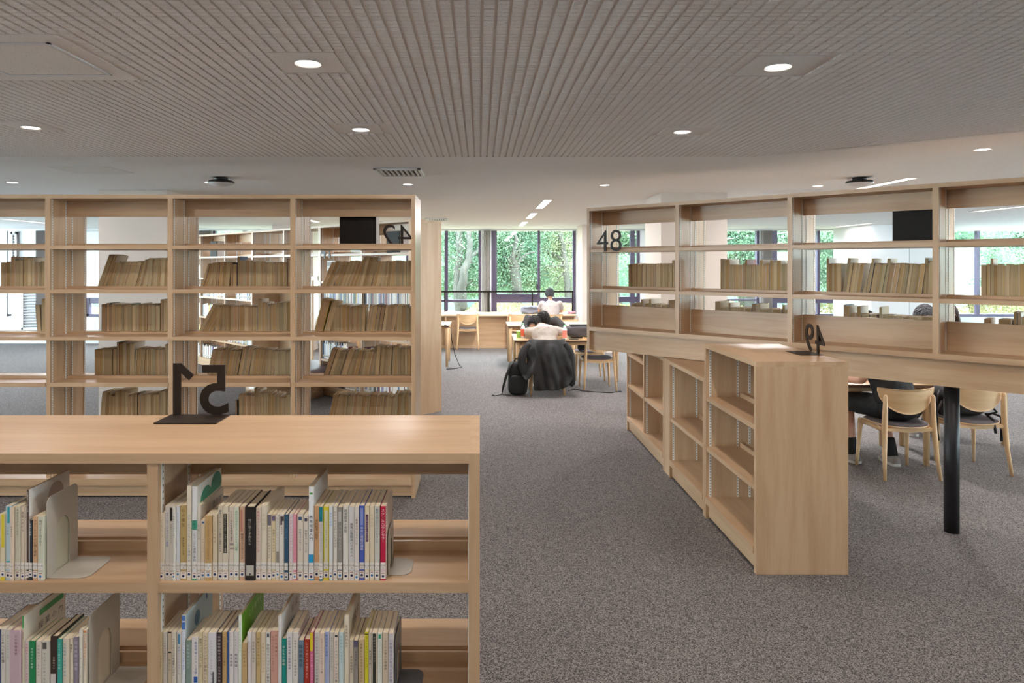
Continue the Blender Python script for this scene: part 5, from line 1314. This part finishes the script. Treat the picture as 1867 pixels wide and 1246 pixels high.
tk = thing('tissue_heap', 'crumpled pink cloth on the window counter right of the person in white', 'cloth', (1.90,14.25,.70)); soft_box(.16,.10,.06,9,cmat('#d9a3b4'),'heap',tk,(0,0,.03),.9)
q = MB(); q.box(-.11,.11,-.15,.15,0,.012); q.box(-.10,.11,-.15,.15,.012,.02,1); nb_ = tag(q.build('notebook', [M['paper'], M['black_box']], loc=(2.78,6.0,.70)), 'pile of white papers on the table left of the student in black', 'papers')
q = MB(); q.box(-.14,.14,-.1,.1,0,.003); tag(q.build('paper_sheet', M['paper'], loc=(3.74,6.05,.70)), 'white sheet on the table right of the student in black', 'paper')
soft = thing('pencil_case', 'small black pencil case on the table right of the student in black', 'pencil case', (3.56,6.22,.70)); soft_box(.12,.06,.05,5,M['black_cloth'],'case',soft,(0,0,.025),.3)
# cables
q = MB(); q.tube([(1.2,9.32,.004),(1.32,9.45,.006),(1.40,9.30,.006),(1.55,9.22,.006),(1.75,9.16,.006),(1.86,9.25,.006),(1.92,9.3,.006),(1.9,9.22,.008)], .006, 6)
tag(q.build('power_cable', M['cable'], smooth=True), 'black cable lying on the carpet under the right-hand table chairs', 'cable')
q = MB(); q.tube([(-.75,11.62,.707),(-.6,11.5,.712),(-.49,11.49,.66),(-.47,11.52,.45),(-.42,11.55,.2),(-.34,11.5,.03),(-.30,11.45,.006),(-.42,11.3,.006),(-.55,11.25,.006)], .007, 6)
tag(q.build('power_cable', M['cable'], smooth=True), 'black cable hanging from the left table beside the wooden end panel', 'cable')

# ------------------------------------------------------------------ outside
def leaf_mat(name, c1, c2):
    m = mat(name, c1, .7, .08); n, l, b = nodes(m); oi = n.new('ShaderNodeTexCoord'); nz = n.new('ShaderNodeTexNoise'); nz.inputs['Scale'].default_value = 1.6; nz.inputs['Detail'].default_value = 4
    l.new(oi.outputs['Object'], nz.inputs['Vector']); r = ramp(n, [(.35, c2), (.62, c1)]); l.new(nz.outputs[0], r.inputs[0]); l.new(r.outputs[0], b.inputs['Base Color'])
    tr = n.new('ShaderNodeBsdfTranslucent'); l.new(r.outputs[0], tr.inputs[0]); mx = n.new('ShaderNodeMixShader'); mx.inputs[0].default_value = .45
    out = n['Material Output']; l.new(b.outputs[0], mx.inputs[1]); l.new(tr.outputs[0], mx.inputs[2]); l.new(mx.outputs[0], out.inputs[0]); return m
LEAF = leaf_mat('leaves_green', srgb('#6e8468'), srgb('#4a6854')); LEAF2 = leaf_mat('leaves_light', srgb('#8e9370'), srgb('#5c765c'))  # greens desaturated so the leaf colour itself carries the outdoor haze
BARK = wood('bark', 'z', srgb('#37362f'), srgb('#22221c'), .9, .6)
import numpy as np
def leaf_mesh(C, s0, s1, g_, name, m_, parent):
    n = len(C); U = g_.normal(0,1,(n,3)); U /= np.linalg.norm(U,axis=1,keepdims=True); V = np.cross(U, g_.normal(0,1,(n,3))); V /= np.linalg.norm(V,axis=1,keepdims=True)
    S = g_.uniform(s0,s1,(n,1)); P = np.stack([C-U*S*1.15, C-V*S*.75, C+U*S*1.15, C+V*S*.75], 1).reshape(-1,3)
    me = bpy.data.meshes.new(name); me.vertices.add(4*n); me.vertices.foreach_set('co', P.ravel()); me.loops.add(4*n); me.loops.foreach_set('vertex_index', np.arange(4*n))
    me.polygons.add(n); me.polygons.foreach_set('loop_start', np.arange(n)*4); me.polygons.foreach_set('loop_total', np.full(n,4)); me.update(calc_edges=True); me.validate(); me.materials.append(m_)
    return link(name, me, parent)
def tree(loc, H, seed, label, spread=3.2, trunk=.28, fork=1.8, leaves=7000, leafm=None, base=-.6, low=.9):
    r = random.Random(seed); t = thing('tree', label, 'tree', loc)
    q = MB(); tips = []
    def grow(p, d, ln, rad, lev):
        pts = [p]; cur = p.copy(); dd = d.copy(); n = 4
        for k in range(n):
            dd = (dd + Vector((r.uniform(-.22,.22), r.uniform(-.22,.22), r.uniform(-.05,.16)))).normalized(); cur = cur + dd*ln/n; pts.append(cur.copy())
        q.tube(pts, [rad*(1-.12*k) for k in range(n+1)], 8 if lev < 2 else 5)
        if lev >= 1: tips.extend(pts[1:])
        if lev < 3:
            for k in range(3 if lev else 4):
                a = r.uniform(0, 6.28); e = Vector((math.cos(a), math.sin(a), r.uniform(-.1,.7))).normalized()
                grow(pts[-1-(k % 2)], (dd*.35+e).normalized(), ln*r.uniform(.55,.8), rad*.5, lev+1)
    grow(Vector((0,0,0)), Vector((r.uniform(-.08,.08),0,1)), fork+.6, trunk, 0)
    # a few low side branches with foliage, as the window shows
    q.build('trunk', BARK, t, True)
    sx = spread/3.2; g_ = np.random.default_rng(seed)
    T = np.array([tuple(p) for p in tips]); cl = T[g_.integers(0, len(T), leaves//260)] + g_.normal(0, .42, (leaves//260, 3))
    C = cl[g_.integers(0, len(cl), leaves)]*np.array([sx,sx,1]) + g_.normal(0, 1, (leaves,3))*np.array([.24,.24,.15])
    ex = g_.random(leaves) < .16; cz = g_.uniform([-spread,1.0,1.5],[spread,2.2,3.4],(60,3)); C[ex] = cz[g_.integers(0,60,ex.sum())] + g_.normal(0,1,(ex.sum(),3))*np.array([.28,.28,.15]); lowm = C[:,2] < low*.7; C[lowm,2] = low*.7 + g_.random(lowm.sum())*1.4
    leaf_mesh(C, .018, .034, g_, 'foliage', leafm or LEAF, t)
    return t
def window_tree(Y, root_px, limbs, reg, n, seed, label, lm):
    """limbs: polylines read off the window view (zoomed pixels) with radii in metres"""
    def W(zx, zy, dy=0):
        px, py = 790+zx/6.231, 400+zy/6.231; return Vector(((px-PX0)*(Y+dy)/F, Y+dy, EYE-(py-PY0)*(Y+dy)/F))
    o = W(root_px, 1100); o.z = -.6; t = thing('tree', label, 'tree', tuple(o)); q = MB(); pts_all = []; r = random.Random(seed)
    for k, (pts, r0, r1) in enumerate(limbs):
        dy = 0 if k == 0 else r.uniform(-.3,.3)
        P = [W(a, c, dy*min(1,m/1.5)) - o for m, (a, c) in enumerate(pts)]
        if k == 0: P = [Vector((P[0].x,P[0].y,0))] + P
        fine = []
        for a, c in zip(P, P[1:]):
            for m in range(4): fine.append(a.lerp(c, m/4) + Vector((r.uniform(-.02,.02), r.uniform(-.02,.02), 0)))
        fine.append(P[-1]); q.tube(fine, [r0+(r1-r0)*m/(len(fine)-1) for m in range(len(fine))], 10); pts_all += [tuple(v) for v in fine[len(fine)//2:]]
    q.build('trunk', BARK, t, True)
    g_ = np.random.default_rng(seed); (x0, x1), (zy0, zy1) = reg; A, B_ = W(x0, zy1) - o, W(x1, zy0) - o
    nc = n//420; cx = np.stack([g_.uniform(A.x,B_.x,nc), g_.uniform(.25,2.6,nc), A.z+(B_.z-A.z+1.6)*g_.random(nc)**.85], 1)
    C = cx[g_.integers(0,nc,n)] + g_.normal(0,1,(n,3))*np.array([.22,.22,.12])
    fr = g_.random(n) < .02; T = np.array(pts_all); C[fr] = T[g_.integers(0,len(T),fr.sum())] + g_.normal(0,1,(fr.sum(),3))*np.array([.28,.15,.2])
    leaf_mesh(C, .016, .030, g_, 'foliage', lm, t); return t
window_tree(20.5, 290, [([(290,1040),(275,800),(275,600),(300,400),(288,200),(300,60)],.15,.09),([(335,1040),(328,800),(345,600),(400,450),(412,300),(395,120)],.15,.07),
  ([(400,450),(480,380),(530,310),(600,240)],.08,.04),([(400,475),(480,510),(560,545)],.035,.012),([(300,470),(220,430),(150,440)],.035,.012),([(340,760),(410,720),(440,690),(520,635)],.03,.01),([(345,770),(430,740),(520,760)],.03,.01)],
  ((40,640),(60,880)), 90000, 5, 'pale twin-trunk tree seen in the left part of the central windows', LEAF)
window_tree(21.5, 955, [([(955,1040),(950,820),(950,700),(925,600),(930,520)],.19,.15),([(930,520),(880,500),(850,440),(795,420)],.07,.02),([(930,530),(905,450),(925,350),(945,270),(930,120)],.11,.05),
  ([(940,525),(1010,440),(1090,380),(1170,372)],.08,.025),([(950,520),(965,420),(985,330),(1040,240)],.08,.03),([(900,560),(840,540),(790,505),(730,475)],.05,.02),([(930,700),(880,725),(810,745),(735,775)],.05,.02),([(885,730),(892,790)],.02,.01)],
  ((680,1300),(60,860)), 110000, 11, 'broad tree with forked trunk centred in the right-hand central window', LEAF)
window_tree(22.5, 1530, [([(1535,1040),(1530,780),(1515,600),(1495,450),(1470,300),(1440,150)],.13,.08),([(1500,590),(1415,670),(1400,730),(1350,790)],.05,.015),([(1480,460),(1400,410),(1340,375)],.05,.02),([(1500,520),(1340,545),(1290,530),(1210,552)],.05,.02),([(1470,290),(1530,262),(1620,270)],.05,.02)],
  ((1180,1720),(60,900)), 90000, 31, 'slender dark-branched tree behind the right edge of the central windows', LEAF2)
tr0 = tree((8.2,20.5,-.6), 6, 11, 'tree outside, seen through the middle bays of the raised bookcase', 3.6, .30, 1.5, 150000, low=1.0)
def tcopy(src, x, y, rz, label, s=1.0):
    c = copy_tree(src, (x,y,-.6), R(rz), label, 'trees beyond the windows'); c.scale = (s,s,s)
tcopy(tr0, -6.3,23.5,140,'tree outside the windows on the left behind the long bookcases')
tcopy(tr0, -11.5,22,60,'tree outside the far left windows')
tcopy(tr0, 12.0,21.5,300,'tree outside, seen through the third bay of the raised bookcase')
tcopy(tr0, 16.5,22.5,30,'tree outside the windows at the far right')
tcopy(tr0, 6,30,95,'hazy farther tree right of the broad central one',1.3)
tcopy(tr0, 21.5,14,80,'tree outside the right-hand side windows'); tcopy(tr0, 21.0,8,170,'tree outside the near right-hand side windows')
tcopy(tr0, 12,31,175,'farther tree outside on the right',1.3)
def bush_row():
    g_ = np.random.default_rng(2); n = 150000; x = g_.uniform(-16,22,n); y = g_.uniform(17.6,20.5,n); h = 1.15+.2*np.sin(x*1.3)+.16*np.sin(x*3.1+1)
    C = np.stack([x, y, -.6+g_.random(n)**.6*h], 1)
    o = leaf_mesh(C, .02, .04, g_, 'low_shrubs', leaf_mat('leaves_yellow', srgb('#8c8058'), srgb('#606848')), None); tag(o, 'low yellow-green shrubs along the outside of the windows', 'shrubs', kind='stuff')
bush_row()
b = MB(); b.box(-60,60,15.3,80,-.75,-.6); struct('ground_outside', b, mat('ground_pale', srgb('#c9c9a8'), .9))
q = MB(); n = 60; rr0 = random.Random(4)
vs = []; fs = []
for i in range(n+1):
    x = -45+90*i/n
    hts_ = 6.5+2.2*math.sin(x*.21)+1.2*math.sin(x*.63+1)+rr0.uniform(-.3,.3)
    for y, f_ in ((36,0),(37,.35),(39,.7),(43,1),(50,1.1)): vs.append((x, y+1.2*math.sin(x*.5), -.6+hts_*f_))
for i in range(n):
    for j in range(4): fs.append((i*5+j,(i+1)*5+j,(i+1)*5+j+1,i*5+j+1))
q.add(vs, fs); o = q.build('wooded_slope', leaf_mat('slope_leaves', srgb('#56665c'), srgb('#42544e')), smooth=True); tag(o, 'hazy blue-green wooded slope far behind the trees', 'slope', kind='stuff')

# ------------------------------------------------------------------ light, sky, camera
wd = bpy.data.worlds.new('World'); sc.world = wd; wd.use_nodes = True
bg = wd.node_tree.nodes['Background']; bg.inputs[0].default_value = (.76,.89,1.0,1); bg.inputs[1].default_value = SKY
L = bpy.data.lights.new('sun','SUN'); L.energy = SUN; L.angle = R(3); L.color = (1,.95,.86)
so = bpy.data.objects.new('sun', L); COL.objects.link(so); so.rotation_euler = (R(38),R(12),R(0))
cam = bpy.data.cameras.new('camera'); co = bpy.data.objects.new('camera', cam); COL.objects.link(co)
co.location = (0,0,EYE); co.rotation_euler = (R(90),0,0)
cam.sensor_width = 36; cam.lens = 36*F/1867; cam.shift_x = (933.5-PX0)/1867; cam.shift_y = -(623-PY0)/1867
cam.clip_start = .05; cam.clip_end = 300
sc.camera = co
vs_ = sc.view_settings; vs_.view_transform = 'Standard'; vs_.look = 'None'; vs_.exposure = EXPO; vs_.gamma = 1; vs_.use_curve_mapping = False
sc.cycles.use_denoising = True
sc.cycles.max_bounces = 8; sc.cycles.diffuse_bounces = 5; sc.cycles.transparent_max_bounces = 12
sc.cycles.sample_clamp_indirect = 4
